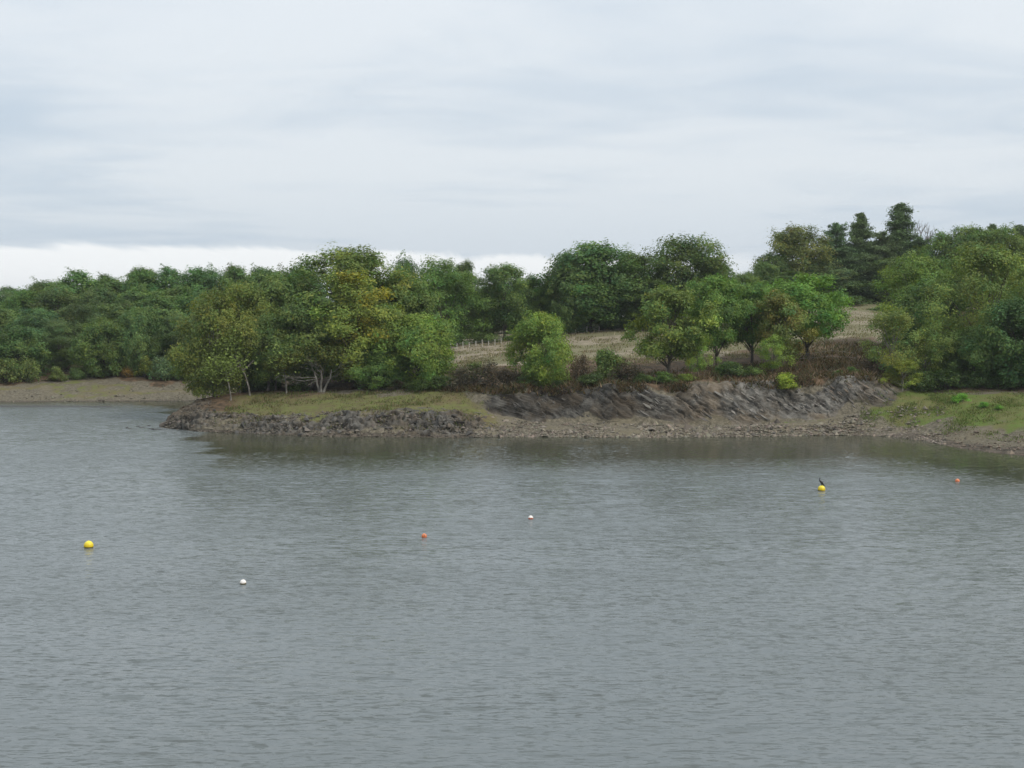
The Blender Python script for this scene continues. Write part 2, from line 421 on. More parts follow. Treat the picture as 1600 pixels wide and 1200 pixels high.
LA.append((G[0] + 70, G[1] + 0.3)); LA.append((np.full_like(PXF, 480.0), G[1] - 3.0)); LA.append((np.full_like(PXF, 1000.0), G[1] - 14.0))

LB = []   # far bank beyond the left-hand water
shB = line([(-700, 148), (-400, 168), (-150, 182), (0, 186), (150, 187), (290, 187.5), (420, 190), (600, 197), (2400, 260)])
LB.append((shB - 8, np.full_like(PXF, -2.0))); LB.append((shB, np.zeros_like(PXF)))
bk = line([(-700, 1.5), (0, 1.7), (60, 1.8), (120, 2.1), (200, 2.15), (290, 1.9), (600, 1.9), (2400, 2)])
LB.append((shB + line([(-700, 8), (0, 8), (120, 11), (220, 11.5), (300, 9), (2400, 9)]), bk))
LB.append((shB + 22, bk + 1.6)); LB.append((shB + 50, bk + 4.2)); LB.append((shB + 100, bk + 5.5)); LB.append((shB + 300, bk + 2)); LB.append((np.full_like(PXF, 1000.0), bk - 6))

def loft_height(lines, X, Y):
    X = np.atleast_1d(np.asarray(X, float)); Y = np.atleast_1d(np.asarray(Y, float))
    px = 800 + F * X / np.maximum(Y, 1)
    ds = np.array([np.interp(px, PXF, l[0]) for l in lines]); zs = np.array([np.interp(px, PXF, l[1]) for l in lines])
    r = zs[0].copy()
    for i in range(len(lines) - 1):
        t = np.clip((Y - ds[i]) / np.maximum(ds[i + 1] - ds[i], 1e-3), 0, 1)
        r = np.where(Y >= ds[i], zs[i] * (1 - t) + zs[i + 1] * t, r)
    return r
def ground_z(X, Y):
    a = loft_height(LA, X, Y); b_ = loft_height(LB, X, Y)
    r = np.maximum(a, b_)
    return float(r[0]) if np.ndim(X) == 0 else r

def strata(X, Y, Z, tone=False):
    """tilted slate beds, dipping down to the right: saw-tooth ledges broken by cross joints"""
    w = fbm(X * 0.30, Y * 0.30, Z * 0.30, 3, 5)
    ax = X * 0.80 - Z * 0.60                       # along the beds
    s1 = (X * 0.60 + Z * 0.80 + Y * 0.12) * 1.45 + w * 1.6
    c1 = np.floor(s1); f1 = s1 - c1
    j1 = np.floor(ax * 0.42 + 7.3 * _hash(c1.astype(np.int64), 0 * c1.astype(np.int64), 0 * c1.astype(np.int64), 3))
    k1 = _hash(c1.astype(np.int64), j1.astype(np.int64), 0 * c1.astype(np.int64), 5) * 2 - 1
    s2 = (X * 0.56 + Z * 0.83 + Y * 0.1) * 4.4 + w * 3.0 + 0.5 * vnoise(X * 0.9, Y * 0.9, Z * 0.9, 9)
    c2 = np.floor(s2); f2 = s2 - c2
    j2 = np.floor(ax * 0.85 + 5.1 * _hash(c2.astype(np.int64), 0 * c2.astype(np.int64), 0 * c2.astype(np.int64), 13))
    k2 = _hash(c2.astype(np.int64), j2.astype(np.int64), 0 * c2.astype(np.int64), 15) * 2 - 1
    if tone: return 0.40 * k1 + 0.85 * k2
    return 0.40 * (f1 - 0.5) + 0.22 * k1 + 0.20 * (f2 - 0.5) + 0.14 * k2 + 0.45 * w

def build_land_A():
    seg = [4, 16, 20, 64, 26, 22, 22, 12, 8, 4]
    def cols():
        a = np.concatenate([np.arange(-200, 230, 30), np.arange(230, 1640, 1.9), np.arange(1640, 2401, 12)])
        return a
    px = cols()
    rows_d, rows_z, rowseg, rowt = [], [], [], []
    ds = [np.interp(px, PXF, l[0]) for l in LA]; zs = [np.interp(px, PXF, l[1]) for l in LA]
    for i in range(len(LA) - 1):
        n = seg[i]
        for k in range(n):
            t = k / n
            rows_d.append(ds[i] * (1 - t) + ds[i + 1] * t); rows_z.append(zs[i] * (1 - t) + zs[i + 1] * t); rowseg.append(i); rowt.append(t)
    rows_d.append(ds[-1]); rows_z.append(zs[-1]); rowseg.append(len(LA) - 1); rowt.append(0)
    Yd = np.array(rows_d); Z = np.array(rows_z); S = (np.array(rowseg) + np.array(rowt))[:, None] + 0 * Yd
    PX = px[None, :] + 0 * Yd
    X = (PX - 800) / F * Yd
    inside = np.clip((Z + 0.3) / 0.5, 0, 1)
    # zone masks -----------------------------------------------------------
    edge_n = fbm(X * 0.25, Yd * 0.25, 0, 3, 31)
    wob = lambda k: S + k * edge_n
    cliff = bell(wob(0.30), 2.96, 4.0, 0.22) * bell(PX + 12 * edge_n, 742, 1425, 45)
    pen_rock = bell(wob(0.25), 0.9, 2.35, 0.22) * bell(PX + 10 * edge_n, 236, 765, 22)
    patchy = fbm(X * 0.35, Yd * 0.5, 0, 3, 52)
    pen_rock = pen_rock * np.clip(0.75 + 0.9 * patchy + 0.35 * bell(PX, 600, 760, 40), 0.15, 1)
    tip = bell(wob(0.2), 0.9, 5.2, 0.3) * bell(PX + 25 * edge_n, 200, 345, 40)
    rockm = np.clip(np.maximum(np.maximum(cliff, pen_rock * 0.95), tip * 0.55), 0, 1)
    moss = bell(wob(0.45), 1.75, 3.9, 0.35) * bell(PX + 15 * edge_n, 320, 800, 45) * (1 - cliff)
    grass = bell(wob(0.45), 2.1, 4.05, 0.45) * np.clip((PX + 20 * edge_n - 1330) / 50, 0, 1) * (1 - cliff)
    grass = np.maximum(grass, 0.55 * bell(wob(0.2), 2.6, 3.05, 0.2) * bell(PX, 1170, 1330, 40))
    dry = bell(wob(0.3), 5.2, 9.5, 0.3) * np.clip((PX - 560) / 60, 0, 1)
    litter = bell(wob(0.2), 3.85, 5.65, 0.25) * np.clip((PX - 330) / 60, 0, 1)
    litter = np.maximum(litter, np.clip((wob(0.35) - 3.35) / 0.5, 0, 1) * np.clip((560 - PX) / 100, 0, 1))
    litter = np.maximum(litter, bell(wob(0.3), 2.2, 6, 0.4) * np.clip((400 - PX) / 70, 0, 1))
    litter = np.maximum(litter, bell(wob(0.3), 5.0, 6.1, 0.35) * bell(PX, 1230, 1420, 60) * 0.6)
    litter = np.maximum(litter, np.clip((wob(0.2) - 3.9) / 0.3, 0, 1) * np.clip((PX - 1370) / 60, 0, 1))
    mud = bell(wob(0.25), 0.3, 1.7, 0.25) * np.clip((PX - 1330) / 120, 0, 1) * 0.8
    mud = np.maximum(mud, bell(S, 0.0, 1.22, 0.12) * 0.95)
    # relief ---------------------------------------------------------------
    st = strata(X, Yd, Z); beds = strata(X, Yd, Z, True)
    lump = fbm(X * 0.9, Yd * 0.9, Z * 0.9, 4, 3)
    crag = np.abs(fbm(X * 1.5, Yd * 0.9, Z * 1.5, 4, 13)) + 0.45 * np.abs(fbm(X * 3.4, Yd * 2.2, Z * 3.4, 3, 15)) - 0.12
    out = cliff * (st * 0.66) * (0.25 + 0.75 * bell(S, 3.0, 3.98, 0.28)) + pen_rock * (0.45 * lump + 0.85 * (crag - 0.3)) + tip * 0.5 * (crag - 0.3)
    out = out * inside
    soft = (1 - rockm) * (0.10 * fbm(X * 0.5, Yd * 0.5, 0, 4, 41)) * np.clip((S - 1.0) * 3, 0, 1)
    Yn = Yd - out * 0.85
    Zn = Z + out * 0.42 + soft
    Zn = np.where(S > 1.2, np.where(Z > 0.15, np.maximum(Zn, 0.05), Zn), Zn)
    Xn = X + cliff * inside * 0.25 * fbm(X * 1.2, Yd, Z * 1.2, 3, 77)
    nr, nc = Yd.shape
    V = np.stack([Xn, Yn, Zn], -1).reshape(-1, 3)
    idx = np.arange(nr * nc).reshape(nr, nc)
    Fc = np.stack([idx[:-1, :-1], idx[:-1, 1:], idx[1:, 1:], idx[1:, :-1]], -1).reshape(-1, 4)
    zone = np.stack([rockm, grass, dry], -1).reshape(-1, 3); zone2 = np.stack([litter, mud, moss], -1).reshape(-1, 3)
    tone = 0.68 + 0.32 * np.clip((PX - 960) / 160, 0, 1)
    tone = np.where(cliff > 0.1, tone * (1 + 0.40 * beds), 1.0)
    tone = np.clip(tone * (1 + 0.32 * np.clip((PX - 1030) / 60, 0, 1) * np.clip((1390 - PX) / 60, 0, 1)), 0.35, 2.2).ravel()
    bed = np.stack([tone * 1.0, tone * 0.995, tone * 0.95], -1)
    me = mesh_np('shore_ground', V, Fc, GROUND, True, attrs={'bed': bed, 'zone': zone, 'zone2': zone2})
    return link('shore_ground', me)
land_a = tag(build_land_A(), 'peninsula and meadow hillside rising behind the lake shore', kind='structure')

def build_land_B():
    px = np.concatenate([np.arange(-700, -60, 12), np.arange(-60, 480, 3.0), np.arange(480, 2401, 40)])
    seg = [4, 22, 14, 12, 8, 6, 4]
    ds = [np.interp(px, PXF, l[0]) for l in LB]; zs = [np.interp(px, PXF, l[1]) for l in LB]
    rd, rz, rs = [], [], []
    for i in range(len(LB) - 1):
        for k in range(seg[i]):
            t = k / seg[i]; rd.append(ds[i] * (1 - t) + ds[i + 1] * t); rz.append(zs[i] * (1 - t) + zs[i + 1] * t); rs.append(i + t)
    rd.append(ds[-1]); rz.append(zs[-1]); rs.append(len(LB) - 1)
    Yd = np.array(rd); Z = np.array(rz); S = np.array(rs)[:, None] + 0 * Yd; PX = px[None] + 0 * Yd
    X = (PX - 800) / F * Yd
    # to the right the far bank lies under the main land
    Z = Z - np.clip((PX - 470) / 120, 0, 1) * 6
    e = fbm(X * 0.2, Yd * 0.2, 0, 3, 61)
    grass = bell(S + 0.4 * e, 1.35, 2.05, 0.3) * bell(PX + 40 * e, 20, 190, 60) * 0.32
    litter = np.clip((S + 0.25 * e - 1.95) / 0.2, 0, 1)
    mud = bell(S, 0.0, 1.10, 0.1)
    moss = bell(S + 0.4 * e, 1.25, 2.0, 0.3) * 0.55
    Zn = Z + 0.12 * fbm(X * 0.6, Yd * 0.6, 0, 4, 71) * np.clip((S - 1) * 4, 0, 1)
    V = np.stack([X, Yd, Zn], -1).reshape(-1, 3)
    nr, nc = Yd.shape; idx = np.arange(nr * nc).reshape(nr, nc)
    Fc = np.stack([idx[:-1, :-1], idx[:-1, 1:], idx[1:, 1:], idx[1:, :-1]], -1).reshape(-1, 4)
    zer = 0 * S
    me = mesh_np('far_bank_ground', V, Fc, GROUND, True, attrs={'bed': np.stack([zer + 1] * 3, -1).reshape(-1, 3), 'zone': np.stack([zer, grass, zer], -1).reshape(-1, 3), 'zone2': np.stack([litter, mud, moss], -1).reshape(-1, 3)})
    return link('far_bank_ground', me)
land_b = tag(build_land_B(), 'sandy far bank below the wood across the water', kind='structure')

def sheet(name, x0, x1, y0, y1, z, mat):
    me = mesh_np(name, np.array([(x0, y0, z), (x1, y0, z), (x1, y1, z), (x0, y1, z)], float), np.array([[0, 1, 2, 3]]), mat)
    return link(name, me)
tag(sheet('lake_bed_ground', -3000, 3000, -1500, 4500, -3.0, GROUND), 'ground under the lake and beyond', kind='structure')
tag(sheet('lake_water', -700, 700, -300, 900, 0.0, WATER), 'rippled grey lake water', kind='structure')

# ------------------------------------------------------------------ rocks
rng = np.random.default_rng(11)
def hull_mesh(name, dims, seed, npts=11, mat=ROCK):
    r = random.Random(seed); bm = bmesh.new()
    for i in range(npts):
        v = Vector((r.uniform(-1, 1), r.uniform(-1, 1), r.uniform(-1, 1)))
        m = max(abs(c) for c in v); v = v / (m ** 0.75)
        bm.verts.new((v.x * dims[0] / 2, v.y * dims[1] / 2, v.z * dims[2] / 2))
    res = bmesh.ops.convex_hull(bm, input=bm.verts)
    bmesh.ops.delete(bm, geom=[g for g in res['geom_interior'] if isinstance(g, bmesh.types.BMVert)], context='VERTS')
    bmesh.ops.recalc_face_normals(bm, faces=bm.faces)
    me = bpy.data.meshes.new(name); bm.to_mesh(me); bm.free(); me.materials.append(mat); return me
slab_meshes = [hull_mesh('rock_slab', (1.0, 0.15, 0.12), 100 + i, 12) for i in range(9)]
block_meshes = [hull_mesh('rock', (1.0, 0.75, 0.62), 200 + i, 11) for i in range(9)]

def surf_at(px, s, lines=LA):
    """a point on the bank at picture column px and loft parameter s (1 = water's edge, 2, 3, 4 = lines further up)"""
    i = int(s); t = s - i
    d0, d1 = np.interp(px, PXF, lines[i][0]), np.interp(px, PXF, lines[i + 1][0])
    z0, z1 = np.interp(px, PXF, lines[i][1]), np.interp(px, PXF, lines[i + 1][1])
    Y = d0 * (1 - t) + d1 * t
    return Vector((xat(px, Y), Y, z0 * (1 - t) + z1 * t))

def rand_rot(r): return Matrix.Rotation(r.uniform(0, 6.28), 4, 'Z') @ Matrix.Rotation(r.uniform(-0.6, 0.6), 4, 'X') @ Matrix.Rotation(r.uniform(-0.5, 0.5), 4, 'Y')
rr = random.Random(5)
# tilted slate slabs standing out of the cliff
for i in range(280):
    px = 1020 + 380 * rr.random() ** 0.85 if i < 200 else rr.uniform(755, 1040)
    s = rr.uniform(3.08, 3.78)
    p = surf_at(px, s)
    st = float(strata(np.array([p.x]), np.array([p.y]), np.array([p.z]))[0]) * 0.95
    st *= 0.83; st *= 0.25 + 0.75 * float(bell(np.array(s), 3.0, 3.98, 0.28))
    p += Vector((0, -st * 0.85 + 0.10, st * 0.42))
    ang = math.radians(rr.gauss(-35, 6))
    a = Vector((math.cos(ang), rr.uniform(-0.25, 0.1), math.sin(ang))).normalized()
    n = Vector((0.15 + rr.uniform(-0.2, 0.2), -0.80, 0.5 + rr.uniform(-0.3, 0.3))); n = (n - a * n.dot(a)).normalized()
    c = a.cross(n)
    M = Matrix((( a.x, c.x, n.x, p.x), (a.y, c.y, n.y, p.y), (a.z, c.z, n.z, p.z), (0, 0, 0, 1)))
    L = rr.uniform(0.7, 2.0) * (1.0 if px > 1000 else 0.75)
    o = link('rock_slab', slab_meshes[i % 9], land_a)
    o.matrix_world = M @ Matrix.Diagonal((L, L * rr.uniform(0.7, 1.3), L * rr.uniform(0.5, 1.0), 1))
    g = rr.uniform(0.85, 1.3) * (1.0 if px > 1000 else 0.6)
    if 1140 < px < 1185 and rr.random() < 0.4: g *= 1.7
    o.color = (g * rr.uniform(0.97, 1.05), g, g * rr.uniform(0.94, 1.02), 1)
# broken blocks along the water's edge of the peninsula
for i in range(110, 290):
    if i < 200: px = rr.uniform(252, 740); s = rr.uniform(1.02, 2.1) if px > 340 else rr.uniform(1.02, 3.2)
    elif i < 240: px = rr.gauss(690, 34); s = rr.uniform(1.2, 2.1)
    else: px = rr.uniform(960, 1330); s = rr.uniform(1.0, 1.8)
    if i < 200 and rr.random() < 0.5: px = 470 + 20 * rr.gauss(0, 1) + rr.choice((0, 75, 140, 190, 215)); s = rr.uniform(1.3, 2.1)
    p = surf_at(px, s)
    o = link('rock', block_meshes[i % 9], land_a)
    L = 0.3 + 0.9 * rr.random() ** 2 if i < 240 else rr.uniform(0.22, 0.5)
    o.matrix_world = Matrix.Translation(p + Vector((0, -0.1, rr.uniform(-0.12, 0.06)))) @ rand_rot(rr) @ Matrix.Diagonal((L, L, L, 1))
    g = rr.uniform(0.5, 1.05); w = rr.uniform(0.97, 1.07)
    if i >= 240: g *= 1.35
    o.color = (g * w, g, g / w, 1)

def stones(name, n, sampler, size, seed, mat, tone):
    """loose stones too small to pick apart: one mesh of little boulders"""
    r = np.random.default_rng(seed)
    base = np.array([(1, 0, 0), (-1, 0, 0), (0, 1, 0), (0, -1, 0), (0, 0, 1), (0, 0, -1)], float)
    ff = np.array([(0, 2, 4), (2, 1, 4), (1, 3, 4), (3, 0, 4), (2, 0, 5), (1, 2, 5), (3, 1, 5), (0, 3, 5)])
    pts = np.array([tuple(sampler(r)) for _ in range(n)])
    sz = size * np.exp(r.normal(0, 0.45, n))
    v = base[None] * (1 + r.normal(0, 0.28, (n, 6, 1))) * np.array([0.5, 0.5, 0.32]) + r.normal(0, 0.09, (n, 6, 3))
    an = r.uniform(0, 6.28, n); ca, sa = np.cos(an)[:, None], np.sin(an)[:, None]
    vx = v[..., 0] * ca - v[..., 1] * sa; vy = v[..., 0] * sa + v[..., 1] * ca
    v = np.stack([vx, vy, v[..., 2]], -1) * sz[:, None, None] + pts[:, None]
    f = (ff[None] + 6 * np.arange(n)[:, None, None]).reshape(-1, 3)
    g = np.repeat(r.uniform(0.5, 1.5, n), 8)[:, None] * np.array(tone)[None] * np.repeat(r.uniform(0.94, 1.06, (n, 3)), 8, 0)
    return mesh_np(name, v.reshape(-1, 3), f, mat, False, colors=g)
STONE = leaf_material('stone', 0.0, 0.2, 0.85)
def samp_pen(r):
    px = r.uniform(250, 790); return surf_at(px, r.uniform(1.0, 2.25 if px > 330 else 3.6)) + Vector((0, -0.1, 0.02))
def samp_beach(r):
    px = r.uniform(740, 1480); s = 1 + 1.9 * r.random() ** 1.6
    return surf_at(px, s)
def samp_right(r): return surf_at(r.uniform(1300, 1640), 1 + 1.2 * r.random() ** 1.3)
def samp_farb(r): return surf_at(r.uniform(-80, 330), 1 + 0.9 * r.random() ** 1.7, LB)
for nm, n, sm, sz, sd_, tone, lab in (('shore_stones', 3600, samp_pen, 0.15, 1, (0.125, 0.108, 0.085), 'loose broken stones along the water edge of the peninsula'),
                                ('beach_gravel', 6500, samp_beach, 0.21, 2, (0.165, 0.142, 0.110), 'pale brown gravel on the narrow beach under the cliff'),
                                ('mud_stones', 900, samp_right, 0.14, 3, (0.15, 0.12, 0.09), 'small stones scattered on the mud flat'),
                                ('bank_stones', 700, samp_farb, 0.16, 4, (0.15, 0.135, 0.10), 'small stones on the sandy far bank')):
    o = link(nm, stones(nm, n, sm, sz, sd_, STONE, tone)); tag(o, lab, 'stones', kind='stuff')

# ------------------------------------------------------------------ trees
GREEN = np.array((0.142, 0.206, 0.058)); YELLOW = np.array((0.33, 0.285, 0.042)); BROWN = np.array((0.20, 0.12, 0.045))
def leaves_mesh(name, C, OUT, size, r, tint, mat=LEAF, aspect=0.66, up=0.35, jit=0.36):
    """one small rhombic leaf (or leaf bunch) per centre C, facing roughly OUT"""
    n = len(C)
    nrm = OUT * 0.9 + np.array([0, 0, up]) + r.normal(0, jit, (n, 3))
    nrm /= np.linalg.norm(nrm, axis=1, keepdims=True) + 1e-9
    t = np.cross(nrm, r.normal(0, 1, (n, 3))); t /= np.linalg.norm(t, axis=1, keepdims=True) + 1e-9
    b_ = np.cross(nrm, t)
    s = (size * np.exp(r.normal(0, 0.28, n)))[:, None]
    fold = nrm * s * 0.12
    V = np.stack([C - t * s * 0.5, C - b_ * s * 0.5 * aspect + fold, C + t * s * 0.5, C + b_ * s * 0.5 * aspect + fold], 1).reshape(-1, 3)
    return mesh_np(name, V, np.arange(4 * n).reshape(n, 4), mat, False, colors=tint)

def crown_profile(kind, t):
    if kind == 'oak': return np.clip(np.sin(np.pi * np.clip(0.16 + 0.80 * t, 0, 1)), 0, 1) ** 0.62
    if kind == 'round': return np.sqrt(np.clip(1 - (2 * t - 0.92) ** 2 / 1.18, 0.02, 1))
    if kind == 'tall': return np.clip(np.sin(np.pi * np.clip(0.12 + 0.84 * t, 0, 1)), 0, 1) ** 0.5
    if kind == 'pyr': return np.clip(1.12 - 1.0 * t, 0.05, 1) * np.clip(t * 6 + 0.35, 0, 1)
    return np.ones_like(t)

def broadleaf(seed, H=12.0, R=4.6, cb=0.16, kind='oak', nclump=84, sprays=20, per=19, leaf=0.25, gap=0.0, autumn=None, autumn_col=YELLOW, bark=BARK, droop=0.0, cr=0.26, stems=1, trunk_r=None, spread=0.31):
    r = np.random.default_rng(seed); rp = random.Random(seed)
    # clump centres through the crown, packed to the outside
    C = []; RC = []
    ph = r.uniform(0, 6.28, 4)
    tries = 0
    while len(C) < nclump and tries < 6000:
        tries += 1
        t = r.uniform(0.0, 1.0); a = r.uniform(0, 2 * np.pi)
        lob = 1 + 0.20 * np.sin(2 * a + ph[0] + 5 * t) + 0.20 * np.sin(3 * a + ph[1] - 5 * t) + 0.10 * np.sin(5 * a + ph[2] + 6 * t)
        env = crown_profile(kind, np.array(t)) * R * lob
        q = r.random() ** 0.38
        rc = R * cr * r.uniform(0.5, 1.3)
        p = np.array([np.cos(a) * env * q * 0.86, np.sin(a) * env * q * 0.86, H * (cb + (1 - cb) * t * 0.95) + rc * 0.1])
        if C and np.min(np.linalg.norm((np.array(C) - p) * (1, 1, 1.15), axis=1)) < rc * 0.72: continue
        if gap and r.random() < gap: continue
        C.append(p); RC.append(rc)
    C = np.array(C); RC = np.array(RC); nc = len(C)
    ctr = np.array([0, 0, H * (cb + 0.45 * (1 - cb))])
    ctint = np.exp(r.normal(0, 0.16, nc))
    chue = r.normal(0, 0.055, nc)
    caut = np.zeros(nc) if autumn is None else np.array([autumn(c / np.array([R, R, H]), r) for c in C])
    # sprays on each clump's shell
    ns = nc * sprays
    ci = np.repeat(np.arange(nc), sprays)
    d = r.normal(0, 1, (ns, 3)); d[:, 2] = d[:, 2] * 0.9 + 0.25
    away = (C - ctr); away /= np.linalg.norm(away, axis=1, keepdims=True) + 1e-6
    d += 0.55 * away[ci]
    d /= np.linalg.norm(d, axis=1, keepdims=True)
    rad = RC[ci] * r.uniform(0.40, 1.25, ns)
    SP = C[ci] + d * rad[:, None] * np.array([1.03, 1.03, 0.92])
    stray = r.random(ns) < 0.16
    SP = np.where(stray[:, None], SP + (d * 0.5 + away[ci] * 0.6 + np.array([0, 0, 0.35])) * (min(R, 4.5) * r.uniform(0.03, 0.12, ns))[:, None], SP)
    if droop: SP[:, 2] -= droop * np.linalg.norm(SP[:, :2], axis=1) / R * r.uniform(0.3, 1.0, ns) * H * 0.12
    N = ns * per
    si = np.repeat(np.arange(ns), per)
    off = r.normal(0, 1, (N, 3)) * np.where(stray, 0.62, 1.0)[si][:, None] * np.array([1, 1, 0.80]) * spread * R / 4.6 * 1.3
    P = SP[si] + off
    keep = P[:, 2] > H * cb * 0.35
    P = P[keep]; si = si[keep]; lci = ci[si]
    OUT = d[si] + 0.4 * away[lci]
    base = GREEN[None] * (ctint[lci] * np.exp(r.normal(0, 0.09, len(P))))[:, None]
    hue = chue[lci] + r.normal(0, 0.06, len(P)) + 0.08 * r.normal(0, 1, ns)[si]
    base = base * np.stack([1 + 1.5 * hue, 1 + 0.35 * hue, 1 - 0.6 * hue], -1).clip(0.3, 2)
    am = np.clip(caut[lci] * r.uniform(0.3, 1.3, len(P)) + (r.random(len(P)) < 0.01) * 0.4, 0, 1)[:, None]
    tint = base * (1 - am) + np.asarray(autumn_col)[None] * am * np.exp(r.normal(0, 0.2, len(P)))[:, None]
    crown = leaves_mesh('crown', P, OUT, leaf, r, tint)
    # trunk and limbs
    tb = Tubes(7); tr = trunk_r or H * 0.021
    top = H * (cb + 0.62 * (1 - cb))
    axes = []
    for k in range(stems):
        lean = Vector((rp.uniform(-1, 1), rp.uniform(-1, 1), 0)) * (R * (0.10 if stems == 1 else 0.32))
        st0 = Vector((0, 0, -0.6)) if stems == 1 else Vector((rp.uniform(-1, 1), rp.uniform(-1, 1), 0)) * tr * 1.2 + Vector((0, 0, -0.6))
        pts = []; rad_ = []
        for i in range(8):
            u = i / 7
            pts.append(st0 + lean * (u ** 0.8) + Vector((0.06 * R * math.sin(3.1 * u + seed + k), 0.06 * R * math.sin(2.3 * u + 2 * seed + k), top * u + 0.6 * u)))
            rad_.append(tr / (1 if stems == 1 else 1.5) * (1.0 - 0.86 * u) + tr * 0.55 * math.exp(-u * 16))
        tb.add(pts, rad_); axes.append(pts)
    order = sorted(range(nc), key=lambda i: rp.random())[:max(22, int(nc * 0.5))]
    for j in order:
        c = Vector(C[j]); pts = axes[rp.randrange(stems)]
        u = min(0.97, max(0.22, (c.z / (H * 0.95)) * 0.72 - 0.05)); fi = u * 7; i0 = int(fi); p0 = pts[i0].lerp(pts[min(7, i0 + 1)], fi - i0)
        mid = p0.lerp(c, 0.5) + Vector((rp.uniform(-0.3, 0.3), rp.uniform(-0.3, 0.3), rp.uniform(-0.2, 0.5)))
        q = [p0, p0.lerp(mid, 0.55), mid, mid.lerp(c, 0.6) + Vector((0, 0, rp.uniform(0, 0.25))), c]
        r0 = tr * 0.34 * (1 - 0.5 * u)
        tb.add(q, [r0, r0 * 0.8, r0 * 0.6, r0 * 0.4, r0 * 0.18])
    trunk = tb.build('trunk', bark)
    return dict(H=float(np.percentile(P[:, 2], 99.3)), R=float(np.percentile(np.linalg.norm(P[:, :2], axis=1), 90)), trunk=trunk, crown=crown)

def pine(seed, H=15.0, R=3.6, cb=0.22, layers=16, conic=True):
    r = np.random.default_rng(seed); rp = random.Random(seed); tb = Tubes(6)
    lean = Vector((rp.uniform(-.4, .4), rp.uniform(-.4, .4), 0))
    axis = [Vector((0, 0, -0.5)) + lean * u + Vector((0, 0, (H * 0.97 + 0.5) * u)) for u in np.linspace(0, 1, 9)]
    tb.add(axis, [H * 0.017 * (1 - 0.92 * u) + 0.03 for u in np.linspace(0, 1, 9)])
    C, O, CT, SPR = [], [], [], []
    for li in range(layers):
        t = li / (layers - 1)
        z0 = H * (cb + (1 - cb) * (t ** 0.95)) * 0.985; dz = H * (1 - cb) / layers
        rl = R * r.uniform(0.7, 1.15) * ((1 - t) ** (1.0 if conic else 0.6) * 0.98 + 0.03) * (0.55 + 0.45 * min(1, t * 5 + 0.2))
        nb = max(5, int(11 - 5 * t))
        a0 = r.uniform(0, 6.28)
        for k in range(nb):
            a = a0 + 6.28 * k / nb + r.normal(0, 0.4); L = rl * r.uniform(0.4, 1.35); z = min(z0 + r.uniform(-1.1, 1.1) * dz, H * 0.985)
            rise = L * (r.uniform(-0.05, 0.28) + 0.6 * t ** 3)
            p0 = lean * (z / H) + Vector((0, 0, z)); p1 = p0 + Vector((math.cos(a) * L, math.sin(a) * L, rise))
            tb.add([p0, p0.lerp(p1, 0.5) + Vector((0, 0, -0.05 * L)), p1], [0.05 + 0.02 * (1 - t), 0.035, 0.012])
            nt_ = max(3, int(3 + L * 2.6)); tv = np.exp(r.normal(0, 0.2))
            for q in range(nt_):
                u = 0.30 + 0.75 * (q + r.random()) / nt_
                c = p0.lerp(p1, u) + Vector((r.normal(0, 0.22), r.normal(0, 0.22), r.normal(0.06, 0.10)))
                SPR.append(0.35 + 0.65 * (1 - t) ** 0.6); C.append(tuple(c)); O.append((math.cos(a) * 0.5, math.sin(a) * 0.5, 0.7)); CT.append(tv)
    C = np.array(C); O = np.array(O); CT = np.array(CT); per = 26
    i = np.repeat(np.arange(len(C)), per)
    P = C[i] + r.normal(0, 1, (len(i), 3)) * np.array([0.42, 0.42, 0.30]) * np.array(SPR)[i][:, None]
    tint = np.array((0.128, 0.180, 0.078))[None] * (CT[i] * np.exp(r.normal(0, 0.25, len(i))))[:, None]
    crown = leaves_mesh('crown', P, O[i], 0.30, r, tint, NEEDLE, aspect=0.34, up=0.3, jit=0.8)
    return dict(H=H, R=R, trunk=tb.build('trunk', BARK_PINE), crown=crown)

def bush(seed, H=2.4, R=1.7, nclump=18, sprays=14, per=16, leaf=0.16, tintc=None, sparse=False):
    r = np.random.default_rng(seed); rp = random.Random(seed)
    a = r.uniform(0, 6.28, nclump); q = r.random(nclump) ** 0.5; t = r.random(nclump)
    env = np.sqrt(np.clip(1 - (t * 0.95) ** 2, 0, 1)) * R * 0.8
    C = np.stack([np.cos(a) * env * q, np.sin(a) * env * q, 0.12 * H + t * H * 0.72], -1); RC = R * r.uniform(0.22, 0.42, nclump)
    ct = np.exp(r.normal(0, 0.2, nclump))
    ci = np.repeat(np.arange(nclump), sprays); d = r.normal(0, 1, (len(ci), 3)); d[:, 2] += 0.4; d /= np.linalg.norm(d, axis=1, keepdims=True)
    SP = C[ci] + d * (RC[ci] * r.uniform(0.3, 1.15, len(ci)))[:, None]
    si = np.repeat(np.arange(len(ci)), per); P = SP[si] + r.normal(0, 0.15 * R / 1.7 * 1.2, (len(si), 3))
    k = P[:, 2] > 0.02; P, si = P[k], si[k]
    g = GREEN if tintc is None else np.array(tintc)
    hue = r.normal(0, 0.12, len(P))
    tint = g[None] * (ct[ci[si]] * np.exp(r.normal(0, 0.25, len(P))))[:, None] * np.stack([1 + 1.2 * hue, 1 + 0.2 * hue, 1 - 0.5 * hue], -1).clip(0.3, 2)
    crown = leaves_mesh('foliage', P, d[si], leaf, r, tint)
    tb = Tubes(5)
    for j in range(min(nclump, 12)):
        c = Vector(C[j]); b0 = Vector((rp.uniform(-.15, .15), rp.uniform(-.15, .15), -0.3))
        tb.add([b0, b0.lerp(c, 0.5) + Vector((0, 0, 0.15)), c], [0.04, 0.028, 0.012])
    return dict(H=float(P[:, 2].max()), R=float(np.percentile(np.linalg.norm(P[:, :2], axis=1), 97)), trunk=tb.build('stem', BARK), crown=crown)

